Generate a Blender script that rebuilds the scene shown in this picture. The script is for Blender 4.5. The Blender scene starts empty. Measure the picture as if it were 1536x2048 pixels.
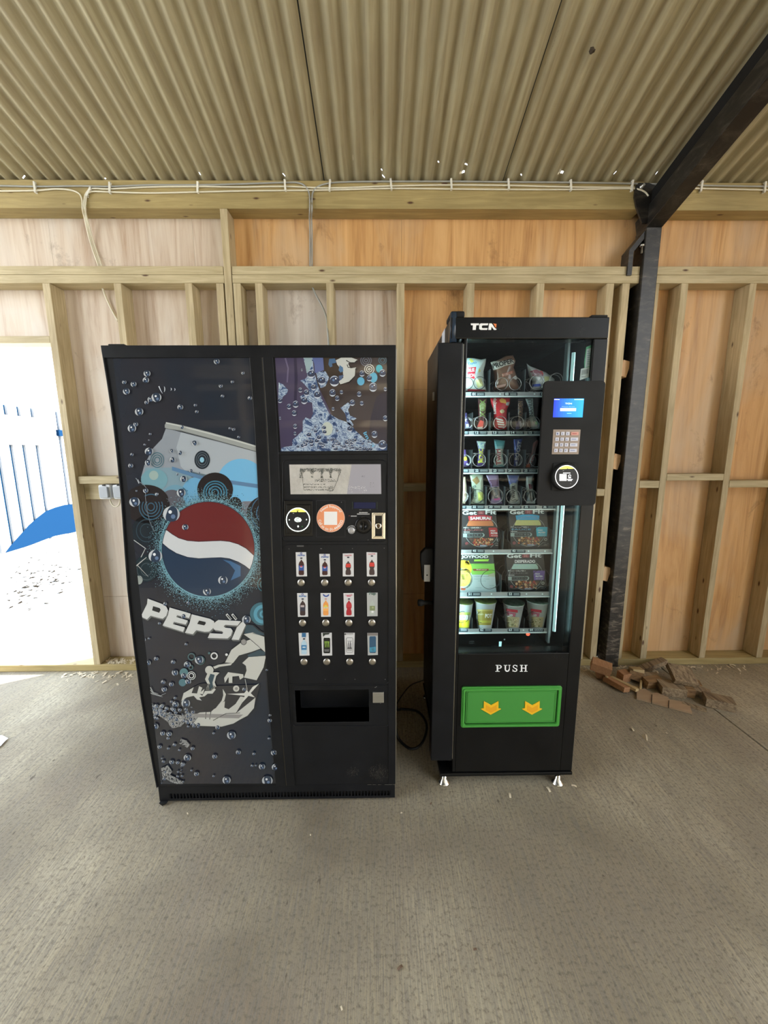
import bpy, bmesh, math, random
from mathutils import Vector, Matrix
random.seed(7)
S = bpy.context.scene
COL = S.collection
PI = math.pi
# ------------------------------------------------------------ camera
F = 770.0
CAM = Vector((0, -2.32, 1.41))
_p, _y, _r = math.radians(9.25), math.radians(.64), math.radians(.26)
FW = Vector((math.sin(_y)*math.cos(_p), math.cos(_y)*math.cos(_p), -math.sin(_p)))
_r0 = Vector((math.cos(_y), -math.sin(_y), 0)); _u0 = _r0.cross(FW)
RT = _r0*math.cos(_r) - _u0*math.sin(_r); UP = _u0*math.cos(_r) + _r0*math.sin(_r)
cd = bpy.data.cameras.new('camera'); cam = bpy.data.objects.new('camera', cd); COL.objects.link(cam)
cd.sensor_fit = 'VERTICAL'; cd.sensor_height = 36; cd.sensor_width = 27; cd.lens = F/2048*36
cd.clip_start = .02; cd.clip_end = 200
M = Matrix.Identity(4)
for i in range(3):
    M[i][0] = RT[i]; M[i][1] = UP[i]; M[i][2] = -FW[i]; M[i][3] = CAM[i]
cam.matrix_world = M
S.camera = cam
# ------------------------------------------------------------ light
S.view_settings.view_transform = 'Standard'; S.view_settings.look = 'None'
S.view_settings.gamma = 1; S.view_settings.use_curve_mapping = False
S.view_settings.exposure = 2.1
w = bpy.data.worlds.new('sky'); S.world = w; w.use_nodes = True
nt = w.node_tree; nt.nodes.clear()
o_ = nt.nodes.new('ShaderNodeOutputWorld'); bg = nt.nodes.new('ShaderNodeBackground')
tc = nt.nodes.new('ShaderNodeTexCoord'); sx = nt.nodes.new('ShaderNodeSeparateXYZ')
cr = nt.nodes.new('ShaderNodeValToRGB')
cr.color_ramp.elements[0].position = 0; cr.color_ramp.elements[0].color = (1.0, .97, .90, 1)
cr.color_ramp.elements[1].position = .8; cr.color_ramp.elements[1].color = (.62, .78, 1.0, 1)
nt.links.new(tc.outputs['Generated'], sx.inputs[0]); nt.links.new(sx.outputs['Z'], cr.inputs[0])
nt.links.new(cr.outputs[0], bg.inputs[0]); nt.links.new(bg.outputs[0], o_.inputs[0])
bg.inputs[1].default_value = 1.55
sd = bpy.data.lights.new('sun', 'SUN'); sd.energy = 7; sd.angle = math.radians(1); sd.color = (1, .95, .86)
so = bpy.data.objects.new('sun', sd); COL.objects.link(so); so.location = (6, 6, 8)
so.rotation_euler = Vector((-.80, -.42, -.50)).to_track_quat('-Z', 'Y').to_euler()

# ------------------------------------------------------------ pixel -> place
def ray(px, py): return FW*F + RT*(px-768) - UP*(py-1024)
def onY(px, py, y=0.0):
    d = ray(px, py); return CAM + d*((y-CAM.y)/d.y)
def onZ(px, py, z=0.0):
    d = ray(px, py); return CAM + d*((z-CAM.z)/d.z)
def onX(px, py, x=0.0):
    d = ray(px, py); return CAM + d*((x-CAM.x)/d.x)
PROF = [(0, -.958), (.05, -.962), (.27, -.981), (.485, -.996), (.71, -1.002), (.92, -1.0), (1.08, -.990), (1.24, -.979), (1.38, -.975), (1.51, -.975), (1.64, -.982), (1.74, -.990), (2.5, -.990)]
def prof(z):
    for (a, ya), (b, yb) in zip(PROF, PROF[1:]):
        if z <= b:
            t = (z-a)/(b-a); t = t*t*(3-2*t) if False else t
            return ya + (yb-ya)*t
    return PROF[-1][1]
def onP(px, py, off=0.0):
    y = -.98
    for _ in range(6):
        q = onY(px, py, y); y = prof(q.z) - off
    return onY(px, py, y)

# ------------------------------------------------------------ materials
MC = {}
def nodes(name):
    m = bpy.data.materials.new(name); m.use_nodes = True
    t = m.node_tree; b = t.nodes['Principled BSDF']
    return m, t, b
def P(name, rgb, rough=.5, metal=0., emit=None, es=0., coat=0., spec=.5):
    k = (name, tuple(rgb), rough, metal, es)
    if k in MC: return MC[k]
    m, t, b = nodes(name)
    b.inputs['Base Color'].default_value = (*rgb, 1); b.inputs['Roughness'].default_value = rough
    b.inputs['Metallic'].default_value = metal; b.inputs['Coat Weight'].default_value = coat
    b.inputs['Coat Roughness'].default_value = .05
    b.inputs['Specular IOR Level'].default_value = spec
    if emit: b.inputs['Emission Color'].default_value = (*emit, 1); b.inputs['Emission Strength'].default_value = es
    MC[k] = m; return m
def ramp(t, fac, stops):
    r = t.nodes.new('ShaderNodeValToRGB'); e = r.color_ramp.elements
    e[0].position, e[0].color = stops[0][0], (*stops[0][1], 1)
    e[1].position, e[1].color = stops[-1][0], (*stops[-1][1], 1)
    for p, c in stops[1:-1]:
        n = e.new(p); n.color = (*c, 1)
    t.links.new(fac, r.inputs[0]); return r.outputs[0]
def mapped(t, scale, rot=(0, 0, 0)):
    g = t.nodes.new('ShaderNodeNewGeometry'); mp = t.nodes.new('ShaderNodeMapping')
    mp.inputs['Scale'].default_value = scale; mp.inputs['Rotation'].default_value = rot
    t.links.new(g.outputs['Position'], mp.inputs[0]); return mp.outputs[0]
def noise(t, vec, scale, detail=4, rough=.55, dist=0.):
    n = t.nodes.new('ShaderNodeTexNoise'); t.links.new(vec, n.inputs['Vector'])
    n.inputs['Scale'].default_value = scale; n.inputs['Detail'].default_value = detail
    n.inputs['Roughness'].default_value = rough; n.inputs['Distortion'].default_value = dist
    return n.outputs['Fac']
def mix(t, f, a, b, mode='MIX'):
    n = t.nodes.new('ShaderNodeMix'); n.data_type = 'RGBA'; n.blend_type = mode
    for i, v in ((0, f), (6, a), (7, b)):
        if hasattr(v, 'node'): t.links.new(v, n.inputs[i])
        elif i == 0: n.inputs[0].default_value = v
        else: n.inputs[i].default_value = (*v, 1)
    return n.outputs[2]
def bump(t, b, h, st, dist=.01):
    n = t.nodes.new('ShaderNodeBump'); n.inputs['Strength'].default_value = st; n.inputs['Distance'].default_value = dist
    t.links.new(h, n.inputs['Height']); t.links.new(n.outputs[0], b.inputs['Normal'])
def wood(name, light, dark, axis='z', knots=True, rough=.6, grain=1.0):
    m, t, b = nodes(name)
    sc = {'z': (14, 14, .9), 'x': (.9, 14, 14), 'y': (14, .9, 14)}[axis]
    v = mapped(t, sc)
    n1 = noise(t, v, 3*grain, 6, .6, 1.2)
    c = ramp(t, n1, [(.3, dark), (.5, [(a+d)/2 for a, d in zip(light, dark)]), (.68, light)])
    big = noise(t, mapped(t, (1.3, 1.3, 1.3)), 1.7, 3)
    c = mix(t, ramp(t, big, [(.35, (0, 0, 0)), (.7, (.45, .45, .45))]), c, [x*.62 for x in dark])
    if knots:
        ks = {'z': (9, 9, 3.2), 'x': (3.2, 9, 9), 'y': (9, 3.2, 9)}[axis]
        vo = t.nodes.new('ShaderNodeTexVoronoi'); t.links.new(mapped(t, ks), vo.inputs['Vector']); vo.inputs['Scale'].default_value = 1.6
        k = ramp(t, vo.outputs['Distance'], [(.06, (1, 1, 1)), (.12, (0, 0, 0))])
        c = mix(t, k, c, (.09, .04, .018))
    t.links.new(c, b.inputs['Base Color']); b.inputs['Roughness'].default_value = rough
    bump(t, b, n1, .25, .004)
    return m
STUD = wood('treated_stud', (.64, .53, .33), (.40, .31, .165), 'z')
RAIL = wood('treated_rail', (.66, .56, .35), (.42, .335, .18), 'x')
BEAM = wood('treated_beam', (.50, .39, .17), (.33, .25, .10), 'x')
def plyw(name, light, mid, dark, pale):
    m, t, b = nodes(name)
    n1 = noise(t, mapped(t, (5, 5, .35)), 2.2, 5, .55, 2.2)
    n2 = noise(t, mapped(t, (60, 60, 2.0)), 3, 3, .6, .3)
    c = ramp(t, n1, [(.3, dark), (.48, mid), (.66, light)])
    c = mix(t, ramp(t, n2, [(.35, (0, 0, 0)), (.75, (.5, .5, .5))]), c, light)
    n3 = noise(t, mapped(t, (1.5, 1.5, .5)), 1.5, 4, .6, 1)
    c = mix(t, ramp(t, n3, [(.45, (0, 0, 0)), (.7, (.75, .75, .75))]), c, pale)
    n4 = noise(t, mapped(t, (3, 3, 2.0)), 1.9, 6, .7, .5)
    c = mix(t, ramp(t, n4, [(.60, (0, 0, 0)), (.76, (.75, .75, .75))]), c, [x*.5 for x in dark])
    t.links.new(c, b.inputs['Base Color']); b.inputs['Roughness'].default_value = .5
    bump(t, b, n2, .12, .002)
    return m
PLY = plyw('plywood_orange', (.73, .44, .19), (.60, .325, .12), (.40, .185, .058), (.60, .44, .28))
PLYGLARE = plyw('plywood_pale_glare', (.70, .60, .49), (.60, .48, .37), (.44, .30, .20), (.68, .66, .63))  # left sheets paler and greyer: skylight glare put into their colour
# concrete floor: broom marks along y, brown and green stains
def concrete():
    m, t, b = nodes('brushed_concrete')
    br = noise(t, mapped(t, (90, 3.2, 1)), 2.5, 4, .6, .4)
    fine = noise(t, mapped(t, (1, 1, 1)), 90, 4, .7)
    big = noise(t, mapped(t, (1, 1, 1)), 1.3, 5, .55, .3)
    big2 = noise(t, mapped(t, (1, 1, 1), (0, 0, 1)), 2.1, 4, .5, .6)
    c = ramp(t, big, [(.32, (.215, .17, .105)), (.5, (.36, .30, .195)), (.7, (.56, .485, .335))])
    c = mix(t, ramp(t, big2, [(.5, (0, 0, 0)), (.72, (.5, .5, .5))]), c, (.30, .235, .165))
    c = mix(t, ramp(t, br, [(.36, (.65, .65, .65)), (.62, (0, 0, 0))]), c, (.19, .17, .14))
    c = mix(t, ramp(t, fine, [(.32, (.75, .75, .75)), (.5, (0, 0, 0))]), c, (.12, .10, .07))
    sp = noise(t, mapped(t, (1, .45, 1)), 26, 3, .6)
    c = mix(t, ramp(t, sp, [(.69, (0, 0, 0)), (.73, (.8, .8, .8))]), c, (.10, .075, .05))
    t.links.new(c, b.inputs['Base Color']); b.inputs['Roughness'].default_value = .8
    h = mix(t, .5, br, fine)
    bump(t, b, h, .5, .006)
    return m
CONC = concrete()
def roofmat():
    m, t, b = nodes('old_corrugated_sheet')
    n1 = noise(t, mapped(t, (26, 1.1, 1.1)), 2.0, 5, .6, .6)
    n2 = noise(t, mapped(t, (1, 1, 1)), 2.2, 5, .6)
    c = ramp(t, n1, [(.3, (.30, .25, .15)), (.5, (.39, .34, .21)), (.72, (.47, .42, .27))])
    c = mix(t, ramp(t, n2, [(.42, (0, 0, 0)), (.75, (.5, .5, .5))]), c, (.27, .215, .13))
    cr1 = noise(t, mapped(t, (34, 2.0, 2.0)), 1.6, 6, .75, .9)
    c = mix(t, ramp(t, cr1, [(.665, (0, 0, 0)), (.69, (.8, .8, .8)), (.70, (0, 0, 0))]), c, (.08, .055, .03))
    fl = noise(t, mapped(t, (22, 3.2, 3.2)), 2.1, 4, .6, .3)
    c = mix(t, ramp(t, fl, [(.735, (0, 0, 0)), (.755, (.9, .9, .9))]), c, (.62, .55, .40))
    t.links.new(c, b.inputs['Base Color']); b.inputs['Roughness'].default_value = .55
    bump(t, b, mix(t, .5, n1, fl), .3, .004)
    return m
ROOF = roofmat()
def steelmat():
    m, t, b = nodes('black_painted_steel')
    n = noise(t, mapped(t, (2.5, 2.5, 7)), 5, 6, .72, .6)
    g = t.nodes.new('ShaderNodeNewGeometry'); s = t.nodes.new('ShaderNodeSeparateXYZ'); t.links.new(g.outputs['Position'], s.inputs[0])
    mr = t.nodes.new('ShaderNodeMapRange'); mr.inputs[1].default_value = 1.2; mr.inputs[2].default_value = 0.1
    mr.inputs[3].default_value = -.06; mr.inputs[4].default_value = .09; t.links.new(s.outputs['Z'], mr.inputs[0])
    ad = t.nodes.new('ShaderNodeMath'); t.links.new(n, ad.inputs[0]); t.links.new(mr.outputs[0], ad.inputs[1])
    c = ramp(t, ad.outputs[0], [(.42, (.013, .012, .011)), (.58, (.045, .039, .032)), (.68, (.18, .155, .12))])
    t.links.new(c, b.inputs['Base Color']); b.inputs['Roughness'].default_value = .38
    bump(t, b, n, .2, .003); return m
STEEL = steelmat()
def cabmat(name, rgb, rough=.32, bs=.1):
    m, t, b = nodes(name)
    n = noise(t, mapped(t, (1, 1, 1)), 9, 5, .7)
    c = ramp(t, n, [(.35, rgb), (.8, [x*1.6+.001 for x in rgb])])
    t.links.new(c, b.inputs['Base Color'])
    t.links.new(ramp(t, n, [(.3, (rough,)*3), (.8, (rough*1.35,)*3)]), b.inputs['Roughness'])
    n2 = noise(t, mapped(t, (1, 1, 1)), 500, 2); bump(t, b, n2, bs, .0006); b.inputs['Specular IOR Level'].default_value = .28
    return m
BLACK = cabmat('black_powder_coat', (.0055, .006, .0075), .36)
BLACKG = cabmat('black_gloss', (.005, .005, .005), .22, .03)
BLACKM = cabmat('black_matt', (.006, .006, .006), .6)
VOID = P('dark_void', (.002, .002, .002), .9)
CHROME = P('chrome', (.78, .75, .68), .18, 1.)
ZINC = P('zinc', (.62, .62, .60), .35, 1.)
RUBBER = P('black_rubber', (.008, .008, .008), .5)
CREAM = P('cream_cable', (.75, .70, .55), .45)
GREY = P('grey_cable', (.36, .36, .33), .45)
CLIP = P('white_clip', (.85, .83, .74), .4)
WHITE = P('white_print', (.82, .82, .80), .45)
def splashmat():
    m, t, b = nodes('printed_water')
    v = mapped(t, (1, 1, 1))
    n = noise(t, v, 22, 4, .6, 2.2)
    c = ramp(t, n, [(.3, (.01, .02, .06)), (.43, (.05, .09, .20)), (.5, (.42, .52, .64)), (.545, (.06, .10, .22)), (.62, (.50, .60, .68)), (.68, (.10, .16, .30))])
    t.links.new(c, b.inputs['Base Color']); b.inputs['Roughness'].default_value = .25; return m
WATER = splashmat()
def splashgrey():
    m, t, b = nodes('printed_water_grey')
    n = noise(t, mapped(t, (1, 1, 1)), 55, 5, .65, 2.6)
    c = ramp(t, n, [(.35, (.02, .022, .028)), (.46, (.05, .055, .06)), (.53, (.5, .5, .48)), (.58, (.07, .07, .08)), (.68, (.35, .35, .34)), (.78, (.04, .04, .05))])
    t.links.new(c, b.inputs['Base Color']); b.inputs['Roughness'].default_value = .25; return m
WATERG = splashgrey()
def glassmat():
    m, t, b = nodes('window_glass'); t.nodes.remove(b)
    o = t.nodes['Material Output']; mx = t.nodes.new('ShaderNodeMixShader'); tr = t.nodes.new('ShaderNodeBsdfTransparent')
    gl = t.nodes.new('ShaderNodeBsdfGlossy'); fr = t.nodes.new('ShaderNodeFresnel'); fr.inputs[0].default_value = 1.22
    gl.inputs['Roughness'].default_value = .02; tr.inputs[0].default_value = (.93, .96, .96, 1)
    t.links.new(fr.outputs[0], mx.inputs[0]); t.links.new(tr.outputs[0], mx.inputs[1]); t.links.new(gl.outputs[0], mx.inputs[2])
    t.links.new(mx.outputs[0], o.inputs[0]); return m
GLASS = glassmat()

# ------------------------------------------------------------ mesh helpers
WORG = {}
def mesh_obj(name, bm, mats, parent=None, org=None, smooth=False, bevel=0.):
    if org is None: org = WORG[parent] if parent else Vector((0, 0, 0))
    org = Vector(org)
    bmesh.ops.translate(bm, verts=bm.verts, vec=-org)
    if not any(smooth is True for _ in (0,)): pass
    me = bpy.data.meshes.new(name); bm.to_mesh(me); bm.free()
    if not isinstance(mats, (list, tuple)): mats = [mats]
    for m in mats: me.materials.append(m)
    if smooth: me.shade_smooth()
    o = bpy.data.objects.new(name, me); COL.objects.link(o)
    if parent: o.parent = parent; o.location = org - WORG[parent]
    else: o.location = org
    WORG[o] = org
    if bevel:
        md = o.modifiers.new('bevel', 'BEVEL'); md.width = bevel; md.segments = 2; md.limit_method = 'ANGLE'
    return o
def tag(o, label, cat, group=None):
    o['label'] = label; o['category'] = cat
    if group: o['group'] = group
    return o
def thing(name, label, cat, loc, group=None):
    o = bpy.data.objects.new(name, None); COL.objects.link(o); o.location = loc; WORG[o] = Vector(loc)
    o.empty_display_size = .1
    return tag(o, label, cat, group)
def struct(o, label=None):
    o['kind'] = 'structure'
    if label: o['label'] = label
    return o
def box(bm, x0, x1, y0, y1, z0, z1, mi=0, mat=None):
    vs = [bm.verts.new((x, y, z)) for x in (x0, x1) for y in (y0, y1) for z in (z0, z1)]
    if mat is not None:
        for v in vs: v.co = mat @ v.co
    for f in ((0, 1, 3, 2), (4, 6, 7, 5), (0, 4, 5, 1), (2, 3, 7, 6), (0, 2, 6, 4), (1, 5, 7, 3)):
        fc = bm.faces.new([vs[i] for i in f]); fc.material_index = mi
def B(*a, **k):
    bm = bmesh.new(); box(bm, *a, **k); return bm
def tube(bm, pts, r, n=8, mi=0, closed=False):
    pts = [Vector(p) for p in pts]; rings = []
    N = len(pts)
    for i, p in enumerate(pts):
        a = pts[(i-1) % N] if (i or closed) else p; b = pts[(i+1) % N] if (i < N-1 or closed) else p
        d = (b-a).normalized(); u = d.cross(Vector((0, 0, 1)))
        if u.length < .05: u = d.cross(Vector((0, 1, 0)))
        u.normalize(); v = d.cross(u)
        rings.append([bm.verts.new(p + u*(r*math.cos(2*PI*k/n)) + v*(r*math.sin(2*PI*k/n))) for k in range(n)])
    for i in range(N if closed else N-1):
        A, Bq = rings[i], rings[(i+1) % N]
        for k in range(n):
            f = bm.faces.new((A[k], A[(k+1) % n], Bq[(k+1) % n], Bq[k])); f.material_index = mi; f.smooth = True
    if not closed:
        bm.faces.new(rings[0][::-1]).material_index = mi; bm.faces.new(rings[-1]).material_index = mi
def lathe(bm, c, axis, prf, n=24, mi=0):
    """prf: (distance along axis, radius)"""
    axis = Vector(axis).normalized(); u = axis.orthogonal().normalized(); v = axis.cross(u); c = Vector(c); rings = []
    for h, r in prf:
        rings.append([bm.verts.new(c + axis*h + u*(max(r, 1e-5)*math.cos(2*PI*k/n)) + v*(max(r, 1e-5)*math.sin(2*PI*k/n))) for k in range(n)])
    for A, Bq in zip(rings, rings[1:]):
        for k in range(n):
            f = bm.faces.new((A[k], A[(k+1) % n], Bq[(k+1) % n], Bq[k])); f.material_index = mi; f.smooth = True
    bm.faces.new(rings[0][::-1]).material_index = mi; bm.faces.new(rings[-1]).material_index = mi
def prism(bm, pts, ya, yb, mi=0):
    """polygon of (x,z) from y=ya (front) to yb"""
    f = [bm.verts.new((x, ya, z)) for x, z in pts]; k = [bm.verts.new((x, yb, z)) for x, z in pts]
    n = len(pts)
    a = bm.faces.new(f); b_ = bm.faces.new(k[::-1]); a.material_index = b_.material_index = mi
    for i in range(n):
        bm.faces.new((f[i], k[i], k[(i+1) % n], f[(i+1) % n])).material_index = mi
def fixn(bm):
    bmesh.ops.recalc_face_normals(bm, faces=bm.faces); return bm
def rrect(x0, x1, z0, z1, r, n=5):
    out = []
    for cx, cz, a0 in ((x1-r, z1-r, 0), (x0+r, z1-r, 90), (x0+r, z0+r, 180), (x1-r, z0+r, 270)):
        for i in range(n+1):
            a = math.radians(a0 + 90*i/n); out.append((cx+r*math.cos(a), cz+r*math.sin(a)))
    return out
def smooth_path(pts, sub=6):
    pts = [Vector(p) for p in pts]; out = []
    for i in range(len(pts)-1):
        p0 = pts[max(i-1, 0)]; p1 = pts[i]; p2 = pts[i+1]; p3 = pts[min(i+2, len(pts)-1)]
        for k in range(sub):
            t = k/sub
            out.append(.5*((2*p1) + (p2-p0)*t + (2*p0-5*p1+4*p2-p3)*t*t + (3*p1-p0-3*p2+p3)*t**3))
    out.append(pts[-1]); return out

# ------------------------------------------------------------ print: flat coloured shapes laid on a surface
TX = {}
def glyphs(s, bold=0.):
    if (s, bold) in TX: return TX[(s, bold)]
    cu = bpy.data.curves.new('t', 'FONT'); cu.body = s; cu.size = 1; cu.offset = bold; cu.resolution_u = 3
    o = bpy.data.objects.new('t', cu); COL.objects.link(o)
    dg = bpy.context.evaluated_depsgraph_get(); me = o.evaluated_get(dg).to_mesh()
    vs = [(v.co.x, v.co.y) for v in me.vertices]; fs = [tuple(p.vertices) for p in me.polygons]
    o.evaluated_get(dg).to_mesh_clear(); bpy.data.objects.remove(o); bpy.data.curves.remove(cu)
    x0 = min(v[0] for v in vs); x1 = max(v[0] for v in vs); y0 = min(v[1] for v in vs); y1 = max(v[1] for v in vs)
    vs = [((x-x0)/(x1-x0), (y-y0)/(y1-y0)) for x, y in vs]
    TX[(s, bold)] = (vs, fs, (x1-x0)/(y1-y0)); return TX[(s, bold)]
class Art:
    def __init__(s, fmap, conv=None):
        s.bm = bmesh.new(); s.mats = []; s.f = fmap; s.lay = s.bm.verts.layers.float.new('h'); s.h = 0; s.c = conv or (lambda x, y: (x, y))
    def mi(s, m):
        if isinstance(m, tuple): m = P('print', m, .5 if not hasattr(s, 'rough') else s.rough)
        if m not in s.mats: s.mats.append(m)
        return s.mats.index(m)
    def poly(s, pts, m, raw=False):
        i = s.mi(m); vs = []
        for p in pts:
            x, y = p if raw else s.c(*p)
            v = s.bm.verts.new((x, y, 0)); v[s.lay] = s.h; vs.append(v)
        f = s.bm.faces.new(vs); f.material_index = i
        if len(vs) > 3: f.normal_update(); bmesh.ops.triangulate(s.bm, faces=[f], ngon_method='EAR_CLIP')
    def rect(s, x0, y0, x1, y1, m): s.poly([(x0, y0), (x1, y0), (x1, y1), (x0, y1)], m)
    def disc(s, cx, cy, r, m, ry=None, n=28, rot=0.):
        ry = ry or r; ca, sa = math.cos(rot), math.sin(rot)
        s.poly([(cx+r*math.cos(a)*ca-ry*math.sin(a)*sa, cy+r*math.cos(a)*sa+ry*math.sin(a)*ca) for a in [2*PI*k/n for k in range(n)]], m)
    def ring(s, cx, cy, r, w, m, ry=None, a0=0., a1=360., n=28, taper=False, rot=0.):
        ry = ry or r; i = s.mi(m); A = []; k1 = w/r; ca, sa = math.cos(rot), math.sin(rot)
        for k in range(n+1):
            a = math.radians(a0+(a1-a0)*k/n); ww = k1*(math.sin(PI*k/n) if taper else 1)
            q = []
            for g in (1, 1-ww):
                X, Y = r*g*math.cos(a), ry*g*math.sin(a)
                v = s.bm.verts.new((*s.c(cx+X*ca-Y*sa, cy+X*sa+Y*ca), 0)); v[s.lay] = s.h; q.append(v)
            A.append(q)
        for p, q in zip(A, A[1:]):
            s.bm.faces.new((p[0], q[0], q[1], p[1])).material_index = i
    def line(s, pts, w, m, w1=None):
        i = s.mi(m); A = []; N = len(pts)
        for k in range(N):
            a = Vector(pts[max(k-1, 0)]); b = Vector(pts[min(k+1, N-1)]); d = (b-a).normalized() if (b-a).length else Vector((1, 0))
            n = Vector((-d.y, d.x)); ww = w if w1 is None else w+(w1-w)*k/(N-1)
            q = []
            for g in (.5, -.5):
                x, y = Vector(pts[k]) + n*ww*g
                v = s.bm.verts.new((*s.c(x, y), 0)); v[s.lay] = s.h; q.append(v)
            A.append(q)
        for p, q in zip(A, A[1:]):
            s.bm.faces.new((p[0], q[0], q[1], p[1])).material_index = i
    def text(s, t, x, y, wd, ht, m, rot=0., shear=0., bold=.0, arc=None):
        """box of wd x ht with lower-left at x,y, rot degrees counterclockwise"""
        vs, fs, _ = glyphs(t, bold); i = s.mi(m); a = math.radians(rot); V = []
        for u, v in vs:
            if arc:
                cx, cy, R, c0, c1 = arc
                an = math.radians(c0+(c1-c0)*u); rr = R + v*ht if c1 > c0 else R - v*ht
                X, Y = cx+rr*math.sin(an), cy-rr*math.cos(an)
            else:
                X0, Y0 = u*wd+shear*v*ht, v*ht
                X = x+X0*math.cos(a)-Y0*math.sin(a); Y = y-(X0*math.sin(a)+Y0*math.cos(a))
            q = s.bm.verts.new((*s.c(X, Y), 0)); q[s.lay] = s.h; V.append(q)
        for f in fs:
            try: s.bm.faces.new([V[j] for j in f]).material_index = i
            except ValueError: pass
    def clip(s, quad):
        """quad clockwise on screen, in pixels"""
        n = len(quad)
        for k in range(n):
            a = Vector(quad[k]); b = Vector(quad[(k+1) % n]); d = b-a; nn = Vector((d.y, -d.x, 0))
            g = s.bm.verts[:]+s.bm.edges[:]+s.bm.faces[:]
            bmesh.ops.bisect_plane(s.bm, geom=g, plane_co=(a.x, a.y, 0), plane_no=nn, clear_outer=True)
    def cut(s, ys=(), xs=()):
        for v_, ax in ((ys, 1), (xs, 0)):
            for q in v_:
                g = s.bm.verts[:]+s.bm.edges[:]+s.bm.faces[:]; no = [0, 0, 0]; no[ax] = 1; co = [0, 0, 0]; co[ax] = q
                bmesh.ops.bisect_plane(s.bm, geom=g, plane_co=co, plane_no=no)
    def build(s, name, parent, label=None):
        for v in s.bm.verts: v.co = s.f(v.co.x, v.co.y, v[s.lay])
        for f in s.bm.faces: f.normal_update()
        fl = [f for f in s.bm.faces if f.normal.dot(FW) > 0]
        bmesh.ops.reverse_faces(s.bm, faces=fl)
        o = mesh_obj(name, s.bm, s.mats, parent)
        if label: o['label'] = label
        return o
def planeY(y): return lambda px, py, h: onY(px, py, y-h)
exec_order = None

# ============================================================ THE SHED
# floor: two slabs with a saw-cut joint between
JX = 1.822
bm = bmesh.new(); box(bm, -6, JX-.0045, -10, .11, -.12, 0); box(bm, JX+.0045, 6, -10, .11, -.12, 0)
struct(mesh_obj('floor', bm, CONC), 'brushed concrete slab floor with a saw-cut joint')
# back wall -------------------------------------------------------------
wall = thing('wall_back', 'timber stud wall lined with plywood behind the vending machines', 'wall', (0, 0, 0)); del wall['category']; struct(wall)
YP = .1
HDR0, HDR1, XJ = 2.011, 2.048, -1.853
def sheet(x0, x1, z0, z1, m, y=YP): mesh_obj('plywood_sheet', B(x0, x1, y, y+.012, z0, z1), m, wall)
g = .0012
sheet(XJ-.0, -1.05, 2.345, 2.80, PLYGLARE); sheet(-3.4, XJ-g, 2.03, 2.80, PLYGLARE)
sheet(-1.05+g, -.83, 2.345, 2.80, PLYGLARE); sheet(-.83+g, .134, 2.345, 2.80, PLY); sheet(.134+g, 1.47, 2.345, 2.80, PLY); sheet(1.47+g, 4.0, 2.345, 2.80, PLY)
mesh_obj('light_block', B(XJ, 4.0, .1135, .118, .0, 2.80), P('light_block', (.03, .022, .015), .8), wall); mesh_obj('light_block', B(-3.4, XJ-.001, .1135, .118, 2.03, 2.86), P('light_block', (.03, .022, .015), .8), wall)  # added unseen sheets that stop daylight leaking through the plywood joints
sheet(XJ+.002, -1.05, .468, 2.345-g, PLYGLARE); sheet(XJ+.002, -1.05, .02, .466, PLYGLARE)
sheet(-1.05+g, .134, 1.767, 2.345-g, PLYGLARE); sheet(-1.05+g, .134, .02, 1.765, PLY)
sheet(.134+g, .60, 1.768, 2.345-g, PLY); sheet(.134+g, .60, .941, 1.766, PLY); sheet(.134+g, .60, .47, .939, PLY); sheet(.134+g, .60, .02, .468, PLY)
sheet(.60+g, 1.385, .02, 2.345-g, PLY); sheet(1.555, 2.72, .02, 2.345-g, PLY); sheet(2.72+g, 4.0, .02, 2.345-g, PLY)
SX = [(-1.853, -1.812), (-1.463, -1.423), (-1.073, -1.032), (-.9, -.861), (-.806, -.765), (-.684, -.644), (-.29, -.249), (.104, .146), (.496, .538), (.889, .930), (1.283, 1.324), (1.372, 1.412), (1.557, 1.580), (1.703, 1.743), (2.094, 2.132), (2.472, 2.512), (2.87, 2.91)]
random.seed(3)
for x0, x1 in SX:
    t_ = random.uniform(-.002, .002)
    mesh_obj('stud', B(x0, x1, t_, YP-.001, .0455, 2.3225), STUD, wall, bevel=.002)
mesh_obj('stud', B(-.8515, -.812, -.002, YP-.001, .0455, 2.693), STUD, wall, bevel=.002)
for z0, z1, d in ((2.323, 2.3655, 0), (2.3675, 2.411, .003)):
    for x0, x1 in ((-3.4, -.856 if d else -.8535), (-.808, 1.462), (1.552, 4.0)):
        mesh_obj('rail', B(x0, x1, d, YP-.001, z0, z1), RAIL, wall, bevel=.002)
mesh_obj('eave_beam', B(-3.4, 1.44, 0, YP-.001, 2.695, 2.83), BEAM, wall, bevel=.003)
mesh_obj('eave_beam', B(1.56, 4.0, .002, YP-.001, 2.692, 2.827), BEAM, wall, bevel=.003)
mesh_obj('sill_plate', B(-3.4, 1.44, 0, YP-.001, 0, .0445), BEAM, wall, bevel=.003)
mesh_obj('sill_plate', B(1.553, 4.0, 0, YP-.001, 0, .0445), BEAM, wall, bevel=.003)
mesh_obj('opening_header', B(-3.4, XJ-.001, .0, YP-.001, HDR0, HDR1), RAIL, wall, bevel=.002)
NOG = [(-1.811, -1.4645, 1.213, 1.257, .012), (-1.811, -1.4645, 1.113, 1.211, .055), (.147, .495, 1.157, 1.202, 0), (.539, .888, 1.2, 1.243, 0), (1.325, 1.371, 1.123, 1.165, 0), (1.581, 1.702, 1.17, 1.213, 0), (1.744, 2.093, 1.214, 1.254, 0), (2.133, 2.471, 1.17, 1.212, 0), (2.513, 2.869, 1.214, 1.254, 0)]
for x0, x1, z0, z1, d in NOG:
    mesh_obj('nogging', B(x0, x1, d, YP-.001, z0, z1), RAIL, wall, bevel=.002)
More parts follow.
